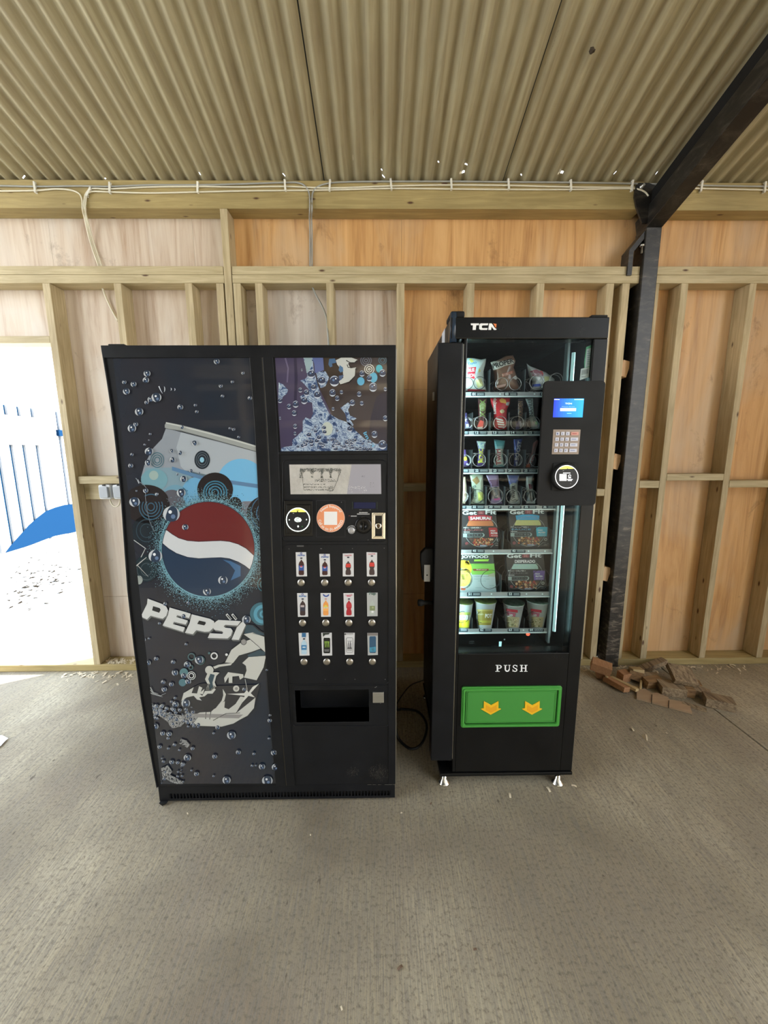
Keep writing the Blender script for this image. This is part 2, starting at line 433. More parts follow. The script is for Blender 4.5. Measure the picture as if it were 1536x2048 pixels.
mesh_obj('eave_closure', B(-3.4, 4.0, .05, .06, 2.825, 2.834), VOID, wall)
# black strip painted as shade in the gap beside the column, with timber packers
mesh_obj('gap_shade', B(1.413, 1.556, .085, .099, .045, 2.32), VOID, wall)
for z in (1.87, 1.33, .62):
    bm = bmesh.new(); mt = Matrix.Translation((1.436, .02, z)) @ Matrix.Rotation(.25, 4, 'Y')
    box(bm, -.021, .026, 0, .06, -.045, .045, mat=mt)
    mesh_obj('packer', bm, PLY, wall)
# knots: nail heads not modelled, timber knots live in the wood
# side and far parts of the shed (they shade and reflect)
struct(mesh_obj('wall_right', B(3.6, 3.7, -2.2, .1, 0, 4.2), PLY))
struct(mesh_obj('wall_left', B(-3.6, -3.5, -7.5, -3.4, 0, 5.2), P('far_cladding', (.075, .085, .095), .7)))
wf_ = struct(mesh_obj('wall_far', B(-5.2, 5.2, -7.6, -7.5, 0, 5.2), P('far_cladding', (.075, .085, .095), .7)))
FT = P('far_timber', (.62, .54, .40), .7)
mesh_obj('post', B(-2.72, -2.60, -7.46, -7.36, 0, 5), FT, wf_) ; mesh_obj('post', B(-1.0, -.94, -7.46, -7.40, 0, 5), FT, wf_); mesh_obj('post', B(1.2, 1.26, -7.46, -7.40, 0, 5), FT, wf_)
mesh_obj('beam', B(-5, 5, -7.48, -7.42, 1.85, 1.97), FT, wf_); mesh_obj('beam', B(-5, 5, -7.48, -7.44, .75, .80), FT, wf_); mesh_obj('beam', B(-5, 5, -7.48, -7.44, .1, .15), FT, wf_)
# roof --------------------------------------------------------------------
ceil = thing('ceiling', 'underside of weathered corrugated roof sheets', 'roof', (0, 0, 2.85)); del ceil['category']; struct(ceil)
SL = math.radians(16.07); cs, sn = math.cos(SL), math.sin(SL)
PT = .0746; AM = .0125; RZ = 2.832+AM
def roofpt(x, s, ph, dz): return Vector((x, .16-s*cs, RZ-.16*math.tan(SL)+s*sn+AM*math.cos(2*PI*(x-ph)/PT)+dz))
HOLES = [(48, 354, 2), (210, 352, 2), (216, 358, 1), (400, 344, 2), (568, 351, 2), (764, 341, 1), (767, 351, 2), (877, 328, 1), (932, 333, 2), (927, 348, 3), (1123, 349, 4), (1230, 346, 3), (1313, 345, 3), (1042, 353, 1)]
HW = []
for px, py, r in HOLES:
    d = ray(px, py); nrm = Vector((0, sn, cs)); p0 = Vector((0, 0, RZ))
    t = ((p0-CAM).dot(nrm))/d.dot(nrm); HW.append((CAM+d*t, .0023*r**.5))
edges = [-.289-3*.9698, -.289, .681, .681+3*.9698]
for k in range(len(edges)-1):
    xa, xb = edges[k]+.002, edges[k+1]-(.0035 if k == 0 else .002)
    bm = bmesh.new(); NX = int((xb-xa)/.0062)
    xs = [xa+(xb-xa)*i/NX for i in range(NX+1)]
    ss = [0, .05] + [.05+.0062*i for i in range(1, 56)] + [.5, .8, 1.2, 1.8, 2.5, 3.3, 4.2, 5.2, 6.3, 7.3, 8.0]
    dz = 0
    gr = [[bm.verts.new(roofpt(x, s, -.289, dz)) for s in ss] for x in xs]
    for i in range(NX):
        for j in range(len(ss)-1):
            c = (gr[i][j].co+gr[i+1][j+1].co)/2
            if ss[j+1] < .45 and any(abs(c.x-h.x) < r+.001 and abs(c.y-h.y) < r+.0012 for h, r in HW): continue
            f = bm.faces.new((gr[i][j], gr[i+1][j], gr[i+1][j+1], gr[i][j+1])); f.smooth = True
    o = mesh_obj('roof_sheet', fixn(bm), ROOF, ceil)
    bm = bmesh.new(); p0, p1 = [(.0, .16, RZ-.16*math.tan(SL)), (0, .16-8*cs, RZ-.16*math.tan(SL)+8*sn)]
    vs = [bm.verts.new((xb+.0018+dx, p[1], p[2]+.016)) for p, dx in ((p0, -.03), (p0, .03), (p1, .03), (p1, -.03))]; bm.faces.new(vs)
    mesh_obj('joint_strip', bm, VOID, ceil)
# far slope of the roof and the open front it covers
# outside -------------------------------------------------------------------
def groundmat():
    m, t, b = nodes('pale_yard')
    n = noise(t, mapped(t, (1, 1, 1)), 5, 5, .6)
    t.links.new(ramp(t, n, [(.3, (.50, .49, .46)), (.7, (.66, .65, .62))]), b.inputs['Base Color']); b.inputs['Roughness'].default_value = .85; return m
bm = bmesh.new(); box(bm, -40, 40, .112, 40, -.13, -.01); box(bm, -40, -6.002, -40, .111, -.13, -.01); box(bm, 6.002, 40, -40, .111, -.13, -.01); box(bm, -6, 6, -40, -10.002, -.13, -.01)
struct(mesh_obj('ground', bm, groundmat()), 'pale sunlit yard outside the opening')
FX0, FX1 = Vector((-5.279, 3.001, 0)), Vector((-5.39, 4.408, 0)); fd = (FX1-FX0).normalized(); fn = Vector((fd.y, -fd.x, 0))
fence = thing('metal_fence', 'white painted ribbed metal fence with a blue curved base, seen through the left opening', 'fence', FX0)
FW_ = P('fence_white', (.36, .37, .38), .9); FB = P('fence_blue', (.005, .022, .058), 1., spec=0.)
def onF(px, py, off=0):
    d = ray(px, py); t = ((FX0+fn*off-CAM).dot(fn))/d.dot(fn); return CAM+d*t
bm = bmesh.new()
def fbox(bm, a, b, z0, z1, o0, o1, mi=0):
    vs = []
    for s in (a, b):
        for o in (o0, o1):
            for z in (z0, z1): vs.append(bm.verts.new(FX0+fd*s+fn*o+Vector((0, 0, z))))
    for f in ((0, 1, 3, 2), (4, 6, 7, 5), (0, 4, 5, 1), (2, 3, 7, 6), (0, 2, 6, 4), (1, 5, 7, 3)): bm.faces.new([vs[i] for i in f]).material_index = mi
fbox(bm, -3.2, 4, 0, 2.06, -.05, -.03)
mesh_obj('backing_sheet', bm, [P('fence_gap', (.006, .03, .07), 1., spec=0.)], fence)
seams = [(o-FX0).dot(fd) for o in (onF(39, 1000), onF(64, 1000), onF(90, 1000), onF(137, 1000))]
st = seams[1]-seams[0]
lines_ = sorted([seams[0]-st*i for i in range(1, 8)] + seams + [seams[-1]+st*i*1.2 for i in range(1, 6)])
for a, b in zip(lines_, lines_[1:]):
    bm = bmesh.new(); fbox(bm, a+.03, b-.03, .002, 2.06, -.03, 0); mesh_obj('panel', fixn(bm), FW_, fence)
bm = bmesh.new(); zt = onF(60, 832).z; zb = onF(60, 890).z
fbox(bm, -3.2, seams[3]-.1, zb, zt-.02, 0, .02); mesh_obj('rail', fixn(bm), FW_, fence)
bm = bmesh.new(); q = onF(116, 866); s_ = (q-FX0).dot(fd); fbox(bm, s_-.05, s_+.09, q.z-.05, q.z+.05, 0, .05); mesh_obj('latch', fixn(bm), FB, fence)
a = Art(lambda px, py, h: onF(px, py, .003)); a.poly([(10, 1106), (22, 1090), (42, 1068), (58, 1050), (75, 1035), (92, 1022), (110, 1015), (128, 1010), (160, 1006), (160, 1062), (110, 1072), (50, 1094)], FB, raw=True)
a.build('painted_wave', fence, 'blue painted curve along the fence base')
random.seed(5); bm = bmesh.new()
for _ in range(170):
    px = random.gauss(85, 38); py = 1160+random.gauss(0, 22)-(px-85)*.28
    if not 8 < px < 165: continue
    q = onZ(px, py, -.008); r = random.uniform(.012, .05); a_ = random.uniform(0, PI)
    vs = [bm.verts.new(q+Vector((math.cos(a_+t)*r*k, math.sin(a_+t)*r*k, random.uniform(0, .01)))) for t, k in ((0, 1), (1.4, .35), (2.6, .9), (4.4, .3))]
    bm.faces.new(vs)
o = mesh_obj('leaf_litter', bm, P('dead_leaf', (.02, .016, .012), 1., spec=0.)); tag(o, 'scattered dead leaves on the bright ground outside the opening', 'leaves'); o['kind'] = 'stuff'

# ============================================================ STEEL FRAME
fr = thing('steel_portal_frame', 'black painted steel column and sloping rafter right of the tall snack machine', 'steel frame', (1.51, .03, 0))
mesh_obj('column', B(1.463, 1.55, -.018, .075, 0, 2.60), STEEL, fr, bevel=.004)
nu = Vector((0, sn, cs)); ds = Vector((0, -cs, sn))
def slopebox(bm, x0, x1, s0, s1, h0, h1, y0=0.02):
    base = Vector((0, y0, 0)); c = 2.497
    vs = []
    for x in (x0, x1):
        for h in (h0, h1):
            for s in (s0, s1):
                p = nu*(c+h)+ds*s; vs.append(bm.verts.new((x, p.y, p.z)))
    for f in ((0, 1, 3, 2), (4, 6, 7, 5), (0, 4, 5, 1), (2, 3, 7, 6), (0, 2, 6, 4), (1, 5, 7, 3)): bm.faces.new([vs[i] for i in f])
sref = -(nu*2.497).y*-1
# distance along the slope at which y = 0.06
s00 = ((nu*2.497).y-.07)/cs
bm = bmesh.new(); slopebox(bm, 1.468, 1.555, s00, s00+7, 0, .105); mesh_obj('rafter', fixn(bm), STEEL, fr, bevel=.004)
bm = bmesh.new(); slopebox(bm, 1.477, 1.55, s00+.02, s00+7, .107, .172); mesh_obj('packing_strip', fixn(bm), BLACKM, fr)
bm = bmesh.new(); prism(bm, [(1.40, 2.70), (1.385, 2.75), (1.385, 2.80), (1.40, 2.815), (1.455, 2.815), (1.50, 2.80), (1.50, 2.62), (1.44, 2.62)], -.014, -.003)
mesh_obj('cleat_plate', fixn(bm), STEEL, fr)
bm = bmesh.new(); lathe(bm, (1.418, -.014, 2.795), (0, -1, 0), [(0, .013), (.004, .013), (.006, .008), (.02, .007)], 6); mesh_obj('bolt', bm, ZINC, fr)
bm = bmesh.new(); prism(bm, [(1.385, 2.49), (1.47, 2.595), (1.47, 2.555), (1.41, 2.48), (1.41, 2.36), (1.385, 2.36)], -.01, .06)
mesh_obj('bracket', fixn(bm), STEEL, fr)
bm = bmesh.new(); lathe(bm, (1.452, -.012, 2.47), (0, 0, 1), [(0, .006), (.035, .006), (.035, .012), (.045, .012)], 8); mesh_obj('bolt', bm, ZINC, fr)

# ============================================================ CABLES
def cable(name, label, pts, r, m, cat='cable', group=None, sub=6):
    P_ = smooth_path(pts, sub); bm = bmesh.new(); org = P_[0]; tube(bm, P_, r, 7); return tag(mesh_obj(name, bm, m, org=org), label, cat, group)
def cpx(l, y=-.006): return [onY(p[0], p[1], p[2] if len(p) > 2 else y) for p in l]
cable('cable', 'grey cable clipped along the left eave beam, turning down beside the middle stud bay', cpx([(-420, 371), (-60, 371), (73, 373), (160, 372), (221, 373), (300, 370), (397, 370), (480, 368), (571, 365), (598, 366), (612, 374), (619, 390), (619.5, 420), (619, 436, .05), (620, 470, .09), (620, 533, .09)]), .0042, GREY)
cable('cable', 'grey cable clipped along the right half of the eave beam, turning down at the middle', cpx([(1620, 374), (1526, 373), (1400, 371), (1262, 367), (1140, 365), (1016, 364), (902, 363), (782, 363), (690, 364), (655, 367), (635, 374), (625, 388), (624, 420), (623, 436, .05), (624, 470, .09), (624, 533, .09)]), .0042, GREY)
cable('cable', 'cream cable running the length of the eave beam, upper of the two pale ones', cpx([(1620, 381), (1526, 380), (1400, 377), (1262, 375), (1140, 374), (1016, 371), (902, 370), (782, 372), (660, 376), (571, 373), (480, 374), (397, 373), (300, 374), (221, 378), (190, 377), (178, 380), (170, 392), (168, 416), (172, 436, .05), (182, 480, .085), (200, 533, .085)]), .0040, CREAM)
cable('cable', 'cream cable running along the eave beam, lower of the two pale ones', cpx([(1297, 392, -.02), (1290, 384, -.018), (1278, 379, -.015), (1255, 377), (1140, 379), (1016, 379), (902, 378), (782, 377), (660, 380), (571, 381), (480, 382), (397, 384), (300, 386), (221, 384), (186, 383), (175, 388), (172, 400), (171, 418), (174, 436, .05), (186, 480, .088), (204, 533, .088)]), .0040, CREAM)
cable('cable', 'short cream cable from the left edge turning down the plywood at the first drop', cpx([(-420, 381), (-60, 381), (0, 382), (73, 381), (110, 378), (140, 380), (158, 387), (164, 400), (165, 418), (169, 436, .05), (180, 482, .08), (197, 533, .08)]), .0040, CREAM)
cable('cable', 'pair of cream cables coming out below the rail and slanting behind a stud', cpx([(204, 572, .07), (210, 590, .085), (222, 617, .09), (236, 642, .09)]), .0055, CREAM)
cable('cable', 'grey and white cable slanting from under the rail to the stud above the drinks machine', cpx([(623, 570, .06), (632, 590, .07), (645, 614, .06), (653, 636, .03), (655, 660, .0), (658, 700, -.006)]), .0050, GREY)
clipbm = bmesh.new()
for dz in (-.014, .001, .014):
    lathe(clipbm, (0, -.001, dz), (0, -1, 0), [(0, .004), (.009, .004), (.011, .002)], 8)
box(clipbm, -.0035, .0035, -.012, -.008, -.022, .022); box(clipbm, -.0035, .0035, -.012, 0, .019, .023); box(clipbm, -.0035, .0035, -.012, 0, -.023, -.019)
c0 = mesh_obj('cable_clip', clipbm, CLIP, org=(0, 0, 0))
CP = [(73, 377), (222, 378), (397, 377), (571, 373), (660, 373), (782, 371), (902, 371), (1016, 371), (1140, 373), (1262, 374), (1400, 375), (1526, 377), (180, 386)]
CLAB = ['nearest the left edge of the photo', 'just right of the left cable drop', 'above the tall stud top, left part of beam', 'just left of the middle cable drop', 'just right of the middle cable drop', 'above the plywood joint between the machines', 'over the gap left of the snack machine', 'over the snack machine, left one', 'over the snack machine, right one', 'beside the black cleat plate', 'just right of the steel rafter', 'nearest the right edge of the photo', 'at the bend of the left cable drop']
for i, ((px, py), l) in enumerate(zip(CP, CLAB)):
    c = c0 if i == 0 else c0.copy(); c.scale = (1.35, 1.2, 1.15)
    if i: COL.objects.link(c)
    c.location = onY(px, py, 0); c.rotation_euler = (0, random.uniform(-.12, .12) if i < 12 else .6, 0)
    tag(c, 'small white cable clip '+l, 'cable clip', 'cable clips on the eave beam')
# power cables on the floor between the machines
def fz(l): return [onY(px, py, y) for px, py, y in l]
cable('power_cable', 'black power cable looped on the floor between the two machines', [(.07, -.62, .10), (.082, -.64, .02), (.14, -.70, .008), (.20, -.66, .008), (.235, -.54, .008), (.20, -.44, .008), (.12, -.42, .01), (.085, -.44, .03), (.075, -.40, .12), (.06, -.35, .25)], .0065, RUBBER)
cable('power_cable', 'thin black lead crossing the floor near the wall between the machines', [(.075, -.42, .02), (.12, -.30, .006), (.18, -.20, .006), (.26, -.15, .006), (.32, -.14, .03)], .0035, RUBBER)

# socket boxes on the nogging at left
def sockbox(px0, px1, label):
    a = onY(px0, 970, -.02); b = onY(px1, 998, -.02); a.z, b.z = onY(220, 999, -.02).z, onY(220, 970, -.02).z
    t = thing('socket_box', label, 'socket', (a.x, .05, a.z), 'weatherproof sockets on the nogging')
    bm = bmesh.new(); prism(bm, rrect(a.x, b.x, a.z, b.z, .01), -.008, .05); mesh_obj('housing', fixn(bm), P('socket_grey', (.62, .64, .66), .4), t, bevel=.003)
    bm = bmesh.new(); prism(bm, rrect(a.x+.009, b.x-.009, a.z+.01, b.z-.012, .006), -.022, -.008); mesh_obj('cover', fixn(bm), P('socket_cover', (.40, .43, .47), .35), t, bevel=.003)
    bm = bmesh.new(); box(bm, (a.x+b.x)/2-.008, (a.x+b.x)/2+.008, -.012, .0, b.z-.006, b.z+.001); mesh_obj('hinge', bm, BLACKM, t)
sockbox(193, 220, 'grey weatherproof socket box, left of the pair by the opening')
sockbox(221.5, 250, 'grey weatherproof socket box, right one of the pair, half hidden by the drinks machine')
cable('cable', 'short cream cable looping under the two socket boxes', cpx([(220, 999, .02), (222, 1005, .02), (226, 1011, .02), (232, 1013, .02), (238, 1009, .02), (240, 1000, .02)]), .004, CREAM)

# ============================================================ FLOOR BITS: offcuts
OFC = wood('offcut_wood', (.44, .27, .12), (.15, .075, .03), 'x', False, .7, 1.5)
CARD = wood('tan_board', (.48, .34, .21), (.40, .27, .16), 'x', False, .7, .6)
OFG = wood('offcut_grey', (.44, .33, .20), (.10, .06, .03), 'y', False, .75, 1.5)
OFR = wood('offcut_red', (.50, .27, .13), (.30, .14, .06), 'y', False, .65, 2)
OSB = wood('offcut_pale', (.62, .47, .24), (.42, .29, .13), 'x', False, .7, 4)
def block(name, label, px, py, l, w_, h, yaw, z=0., rx=0., ry=0., m=OFC, chamfer=0):
    c = onZ(px, py, z); bm = bmesh.new(); box(bm, -l/2, l/2, -w_/2, w_/2, 0, h)
    R = Matrix.Rotation(math.radians(yaw), 4, 'Z') @ Matrix.Rotation(math.radians(ry), 4, 'Y') @ Matrix.Rotation(math.radians(rx), 4, 'X')
    for v in bm.verts: v.co = R @ v.co
    lo = min(v.co.z for v in bm.verts)
    for v in bm.verts: v.co += Vector((c.x, c.y, z-lo+.0005))
    fixn(bm); return tag(mesh_obj(name, bm, m, org=(c.x, c.y, z), bevel=.0015), label, 'wood offcut', 'wood offcuts heaped by the steel column')
block('wood_offcut', 'reddish wood block standing tilted against the snack machine side of the column', 1206, 1357, .075, .05, .085, -30, 0, 8, -12, OFR)
block('wood_offcut', 'reddish wood block perched on top of the leftmost upright block', 1199, 1345, .105, .06, .055, -28, .095, 14, 10, OFR)
block('wood_offcut', 'thin pale edged slat leaning on the leftmost blocks', 1216, 1362, .012, .07, .10, -30, 0, 10, -16, OSB)
block('wood_offcut', 'brown plank offcut lying in front of the leftmost blocks', 1231, 1375, .06, .13, .03, 25, 0, 0, 14, OFR)
block('wood_offcut', 'pale narrow slat lying beside the brown plank offcut', 1247, 1371, .035, .15, .016, 30, .012, 0, 12, OSB)
block('wood_offcut', 'small dark brown block between the column foot and the cut cube', 1246, 1360, .06, .05, .055, 12, 0, 6, 0, OFR)
block('wood_offcut', 'square cut brown cube with a split top edge, left of the fan shaped piece', 1269, 1363, .075, .06, .05, -32, 0, -16, 8, OFC)
block('wood_offcut', 'yellowish chip board square resting behind the brown cube', 1273, 1348, .065, .055, .03, -8, .035, -12, 0, OSB)
block('wood_offcut', 'thin greyish slat lying over the round edged brown piece', 1293, 1352, .13, .045, .014, -8, .04, 0, 2, OFG)
block('wood_offcut', 'round edged brown offcut in the middle of the heap', 1302, 1372, .105, .05, .05, 8, 0, 10, 0, OFC)
block('wood_offcut', 'small pale stick angled in front of the brown cube', 1281, 1374, .012, .09, .012, -35, 0, 18, 0, OSB)
block('wood_offcut', 'tiny pale sliver flat on the floor before the heap', 1269, 1375, .05, .016, .006, -6, 0, 0, 0, OSB)
block('wood_offcut', 'long grey batten lying along the sill behind the heap', 1294, 1343, .30, .045, .03, 18, .0, 0, -6, OFG)
block('wood_offcut', 'wide weathered board piece propped on top of the big block', 1361, 1362, .125, .12, .03, -12, .05, 22, 6, OFG)
block('wood_offcut', 'large block with pale striped top, centre right of the heap', 1341, 1386, .125, .085, .055, -14, 0, 0, 0, OFG)
block('wood_offcut', 'narrow brown block touching the right side of the large striped block', 1373, 1388, .045, .08, .05, -14, 0, 0, 4, OFC)
block('wood_offcut', 'small tan wedge behind the narrow brown block', 1386, 1374, .06, .06, .035, -25, 0, 0, 8, OFC)
block('wood_offcut', 'short grey block second from the right end of the heap', 1400, 1392, .08, .06, .035, -38, 0, 6, 10, OFG)
block('wood_offcut', 'dark grained block with a bright sawn end at the right end of the heap', 1436, 1412, .13, .075, .05, -26, 0, 0, 0, OFG)
block('wood_offcut', 'dark narrow slat lying just in front of the heap', 1388, 1416, .105, .022, .014, -38, 0, 0, 0, OFG)
# strip of cladding with three sections
ps = [onZ(*p, .002) for p in ((1273, 1382), (1290, 1380), (1304, 1389), (1314, 1388), (1336, 1397), (1338, 1401), (1378, 1409), (1384, 1429), (1336, 1416), (1304, 1407), (1273, 1399))]
bm = bmesh.new(); vb = [bm.verts.new(p) for p in ps]; vt = [bm.verts.new(p+Vector((0, 0, .009))) for p in ps]; nn = len(ps)
bm.faces.new(vb); bm.faces.new(vt[::-1])
for i in range(nn): bm.faces.new((vb[i], vb[(i+1) % nn], vt[(i+1) % nn], vt[i]))
for (a_, b_) in (((1304, 1389), (1303, 1407)), ((1338, 1401), (1337, 1416))):
    u, v = onZ(*a_, .0125), onZ(*b_, .0125); tube(bm, [u, v], .0015, 4, 1)
tag(mesh_obj('cardboard_strip', fixn(bm), [CARD, BLACKM], org=ps[5]), 'flat tan strip with three panels lying in front of the wood heap', 'board strip')
# chips and sawdust
random.seed(11)
CH = [(1020, 1592, .022, 'curled pale wood chip below the snack machine centre'), (1097, 1580, .024, 'pale wood chip in front of the right chrome foot'), (1148, 1573, .02, 'pale wood chip right of the snack machine foot'), (1293, 1476, .045, 'longest pale splinter on the floor right of the snack machine'), (1265, 1460, .022, 'short pale splinter beside the longest one'), (1333, 1467, .008, 'tiny white crumb right of the two splinters'), (800, 1937, .016, 'dark chip on the foreground floor near the bottom centre'), (1254, 1386, .006, 'tiny white crumb at the left front of the wood heap'), (621, 1671, .006, 'tiny white crumb in front of the drinks machine'), (375, 1628, .008, 'tiny pale crumb at the drinks machine left foot'), (803, 1627, .007, 'tiny pale crumb in front of the gap between machines'), (862, 1608, .01, 'brown chip between the machine fronts'), (1384, 1336, .05, 'pale shaving by the sill behind the heap'), (1465, 1331, .03, 'pale shaving by the sill at the right'), (683, 2018, .008, 'tiny pale crumb at the bottom of the floor'), (950, 1900, .010, 'small brown chip on the foreground floor right of centre')]
for px, py, l, lab in CH:
    c = onZ(px, py, 0); bm = bmesh.new(); yaw = random.uniform(.6, 1.6) if l > .03 and py > 1400 else random.uniform(0, 3)
    R = Matrix.Rotation(yaw, 4, 'Z')
    n = 4; pts = [R @ Vector((l*(i/n-.5), 0, .002+l*.12*math.sin(PI*i/n))) for i in range(n+1)]
    for a_, b_ in zip(pts, pts[1:]):
        k = R @ Vector((0, l*(.14 if l < .04 else .05)+.0008, 0))
        lo = [bm.verts.new(c+p_) for p_ in (a_-k, b_-k, b_+k, a_+k)]; hi = [bm.verts.new(v.co+Vector((0, 0, .0018))) for v in lo]
        bm.faces.new(lo[::-1]); bm.faces.new(hi)
        for i in range(4): bm.faces.new((lo[i], lo[(i+1) % 4], hi[(i+1) % 4], hi[i]))
    dark = 'brown' in lab or 'dark' in lab
    tag(mesh_obj('wood_chip', fixn(bm), P('chip_dark', (.16, .10, .06), .7) if dark else P('chip_pale', (.74, .64, .46), .7), org=c), lab, 'wood chip', 'loose chips on the floor')
bm = bmesh.new()
for _ in range(260):
    if random.random() < .5: px, py, z = random.uniform(203, 268), random.uniform(1318, 1334), .046
    elif random.random() < .6: px, py, z = random.uniform(120, 268), 1345+abs(random.gauss(0, 7)), .001
    else: px, py, z = random.uniform(1140, 1500), 1333+abs(random.gauss(0, 6)), .001
    q = onZ(px, py, z)
    if z > .04 and not (-1.80 < q.x < -1.47 and .005 < q.y < .09): continue
    r = random.uniform(.002, .007); a_ = random.uniform(0, PI); u = Vector((math.cos(a_), math.sin(a_), 0))*r*2; v = Vector((-u.y, u.x, 0))*.4
    hgt = Vector((0, 0, random.uniform(.001, .009)))
    bm.faces.new([bm.verts.new(q+k) for k in (-u-v, u-v+hgt, u+v+hgt, -u+v)])
o = mesh_obj('sawdust', bm, P('sawdust', (.60, .50, .34), .8)); tag(o, 'loose sawdust and shavings along the sill plate', 'sawdust'); o['kind'] = 'stuff'
q = onZ(0, 1482, 0); bm = bmesh.new()
bm.faces.new([bm.verts.new(Vector((x, y, z))) for x, y, z in [(*onZ(px, py, 0).xy, .003+.002*k) for k, (px, py) in enumerate([(-30, 1475), (4, 1472), (17, 1479), (10, 1486), (2, 1496), (-30, 1500)])]])
tag(mesh_obj('paper_scrap', bm, P('paper', (.72, .74, .76), .6), org=q), 'torn pale scrap of paper at the left edge of the floor', 'paper')

# ============================================================ DRINKS MACHINE
PX0, PX1 = -.899, .062
pm = thing('drinks_vending_machine', 'wide black drinks vending machine with a printed cola front and twelve bottle buttons', 'vending machine', (-.42, -.6, 0))
ZL = [.02+.045*i for i in range(40)]
def cslab(bm, x0, x1, z0, z1, off, back, mi=0):
    zs = [z0]+[z for z in ZL if z0+.004 < z < z1-.004]+[z1]
    rows = []
    for z in zs:
        yf = prof(z)-off; yb = back if back < 5 else prof(z)+.01
        rows.append([bm.verts.new(p) for p in ((x0, yf, z), (x1, yf, z), (x1, yb, z), (x0, yb, z))])
    for a_, b_ in zip(rows, rows[1:]):
        for k in range(4):
            f = bm.faces.new((a_[k], a_[(k+1) % 4], b_[(k+1) % 4], b_[k])); f.material_index = mi
    bm.faces.new(rows[0][::-1]).material_index = mi; bm.faces.new(rows[-1]).material_index = mi
def part(name, bm, m, parent, bevel=0., label=None, smooth=False):
    o = mesh_obj(name, fixn(bm), m, parent, bevel=bevel, smooth=smooth)
    if label: o['label'] = label
    return o
HX0, HX1, HZ0, HZ1 = onP(591, 1410).x, onP(738, 1410).x, onP(650, 1444).z, onP(650, 1380).z
ZT = onP(500, 691).z
part('cabinet', B(PX0+.004, PX1-.002, -.90, -.13, .06, ZT-.012), BLACK, pm, .004)
DZ0 = onP(500, 1571).z
door = None
bm = bmesh.new()
for q in ((PX0, HX0, DZ0, ZT), (HX1, PX1-.006, DZ0, ZT), (HX0, HX1, DZ0, HZ0), (HX0, HX1, HZ1, ZT)): cslab(bm, *q, 0, -.905)
bmesh.ops.remove_doubles(bm, verts=bm.verts, dist=1e-5)
door = part('door', bm, BLACK, pm)
# the delivery recess
bm = bmesh.new(); box(bm, HX0-.002, HX1+.002, -.84, -.835, HZ0-.002, HZ1+.002); box(bm, HX0-.003, HX0, -.99, -.835, HZ0, HZ1); box(bm, HX1, HX1+.003, -.99, -.835, HZ0, HZ1)
box(bm, HX0, HX1, -.99, -.835, HZ1, HZ1+.003); box(bm, HX0, HX1, -.99, -.835, HZ0-.003, HZ0)
part('delivery_recess', bm, VOID, door)
# raised frame
bm = bmesh.new()
XA, XB = onP(506, 800).x, onP(552, 800).x
cslab(bm, PX0, onP(236, 900).x, DZ0, ZT, .005, 9)
cslab(bm, PX0, PX1-.006, onP(400, 716).z, ZT, .0052, 9)
cslab(bm, XA, onP(531, 800).x-.0015, DZ0, ZT-.02, .005, 9)
cslab(bm, onP(531, 800).x+.001, XB, DZ0, ZT-.02, .005, 9)
cslab(bm, XB, PX1-.006, onP(650, 935).z+.045, onP(650, 903).z, .0045, 9)
cslab(bm, onP(775, 800).x, PX1-.006, DZ0, ZT, .0045, 9)
part('frame', bm, BLACK, door, .0015)
bm = bmesh.new(); cslab(bm, PX1-.0055, PX1-.003, DZ0, ZT-.01, -.004, 9); part('edge_strip', bm, P('edge_metal', (.55, .55, .52), .3, 1.), door)
bm = bmesh.new(); xx = onP(531, 800).x; cslab(bm, xx-.0012, xx+.0008, DZ0, ZT-.022, .0035, 9); part('seam_strip', bm, P('seam_metal', (.16, .15, .13), .35, 1.), door)
# hinge caps
c = onP(228, 694); part('hinge', B(c.x-.022, c.x+.03, -.985, -.93, ZT, ZT+.007), BLACKM, pm, .002)
# plinth with vent slots
z0, z1 = onP(500, 1598).z, DZ0-.003
bm = bmesh.new(); X0g, X1g = onY(337, 1590, -.97).x, onY(780, 1590, -.97).x
zs0, zs1 = onP(500, 1594).z, onP(500, 1585).z
box(bm, PX0+.003, PX1-.008, -.955, -.16, max(z0, .012), z1)
box(bm, PX0+.003, X0g, -.962, -.955, z0, z1); box(bm, X1g, PX1-.008, -.962, -.955, z0, z1)
box(bm, X0g, X1g, -.962, -.955, zs1, z1); box(bm, X0g, X1g, -.962, -.955, z0, zs0)
n = 68
for i in range(n+1):
    x = X0g+(X1g-X0g)*i/n; box(bm, x-.0017, x+.0017, -.962, -.955, zs0, zs1)
part('vent_grille', bm, BLACK, pm)
bm = bmesh.new()
c = onZ(325, 1611, 0)
vs = [bm.verts.new(v) for v in ((c.x-.012, c.y-.002, max(z0, .012)), (c.x+.02, c.y-.002, max(z0, .012)), (c.x, c.y-.002, 0))]; bm.faces.new(vs)
g2 = bmesh.ops.extrude_face_region(bm, geom=bm.faces[:]); bmesh.ops.translate(bm, verts=[e for e in g2['geom'] if isinstance(e, bmesh.types.BMVert)], vec=(0, .012, 0))
part('foot', bm, BLACKM, pm)
for x, y in ((PX0+.07, -.90), (PX1-.07, -.90), (PX0+.07, -.22), (PX1-.07, -.22)):
    bm = bmesh.new(); lathe(bm, (x, y, 0), (0, 0, 1), [(0, .022), (.006, .022), (.014, .012), (.02, .012)], 12); part('foot', bm, BLACKM, pm)

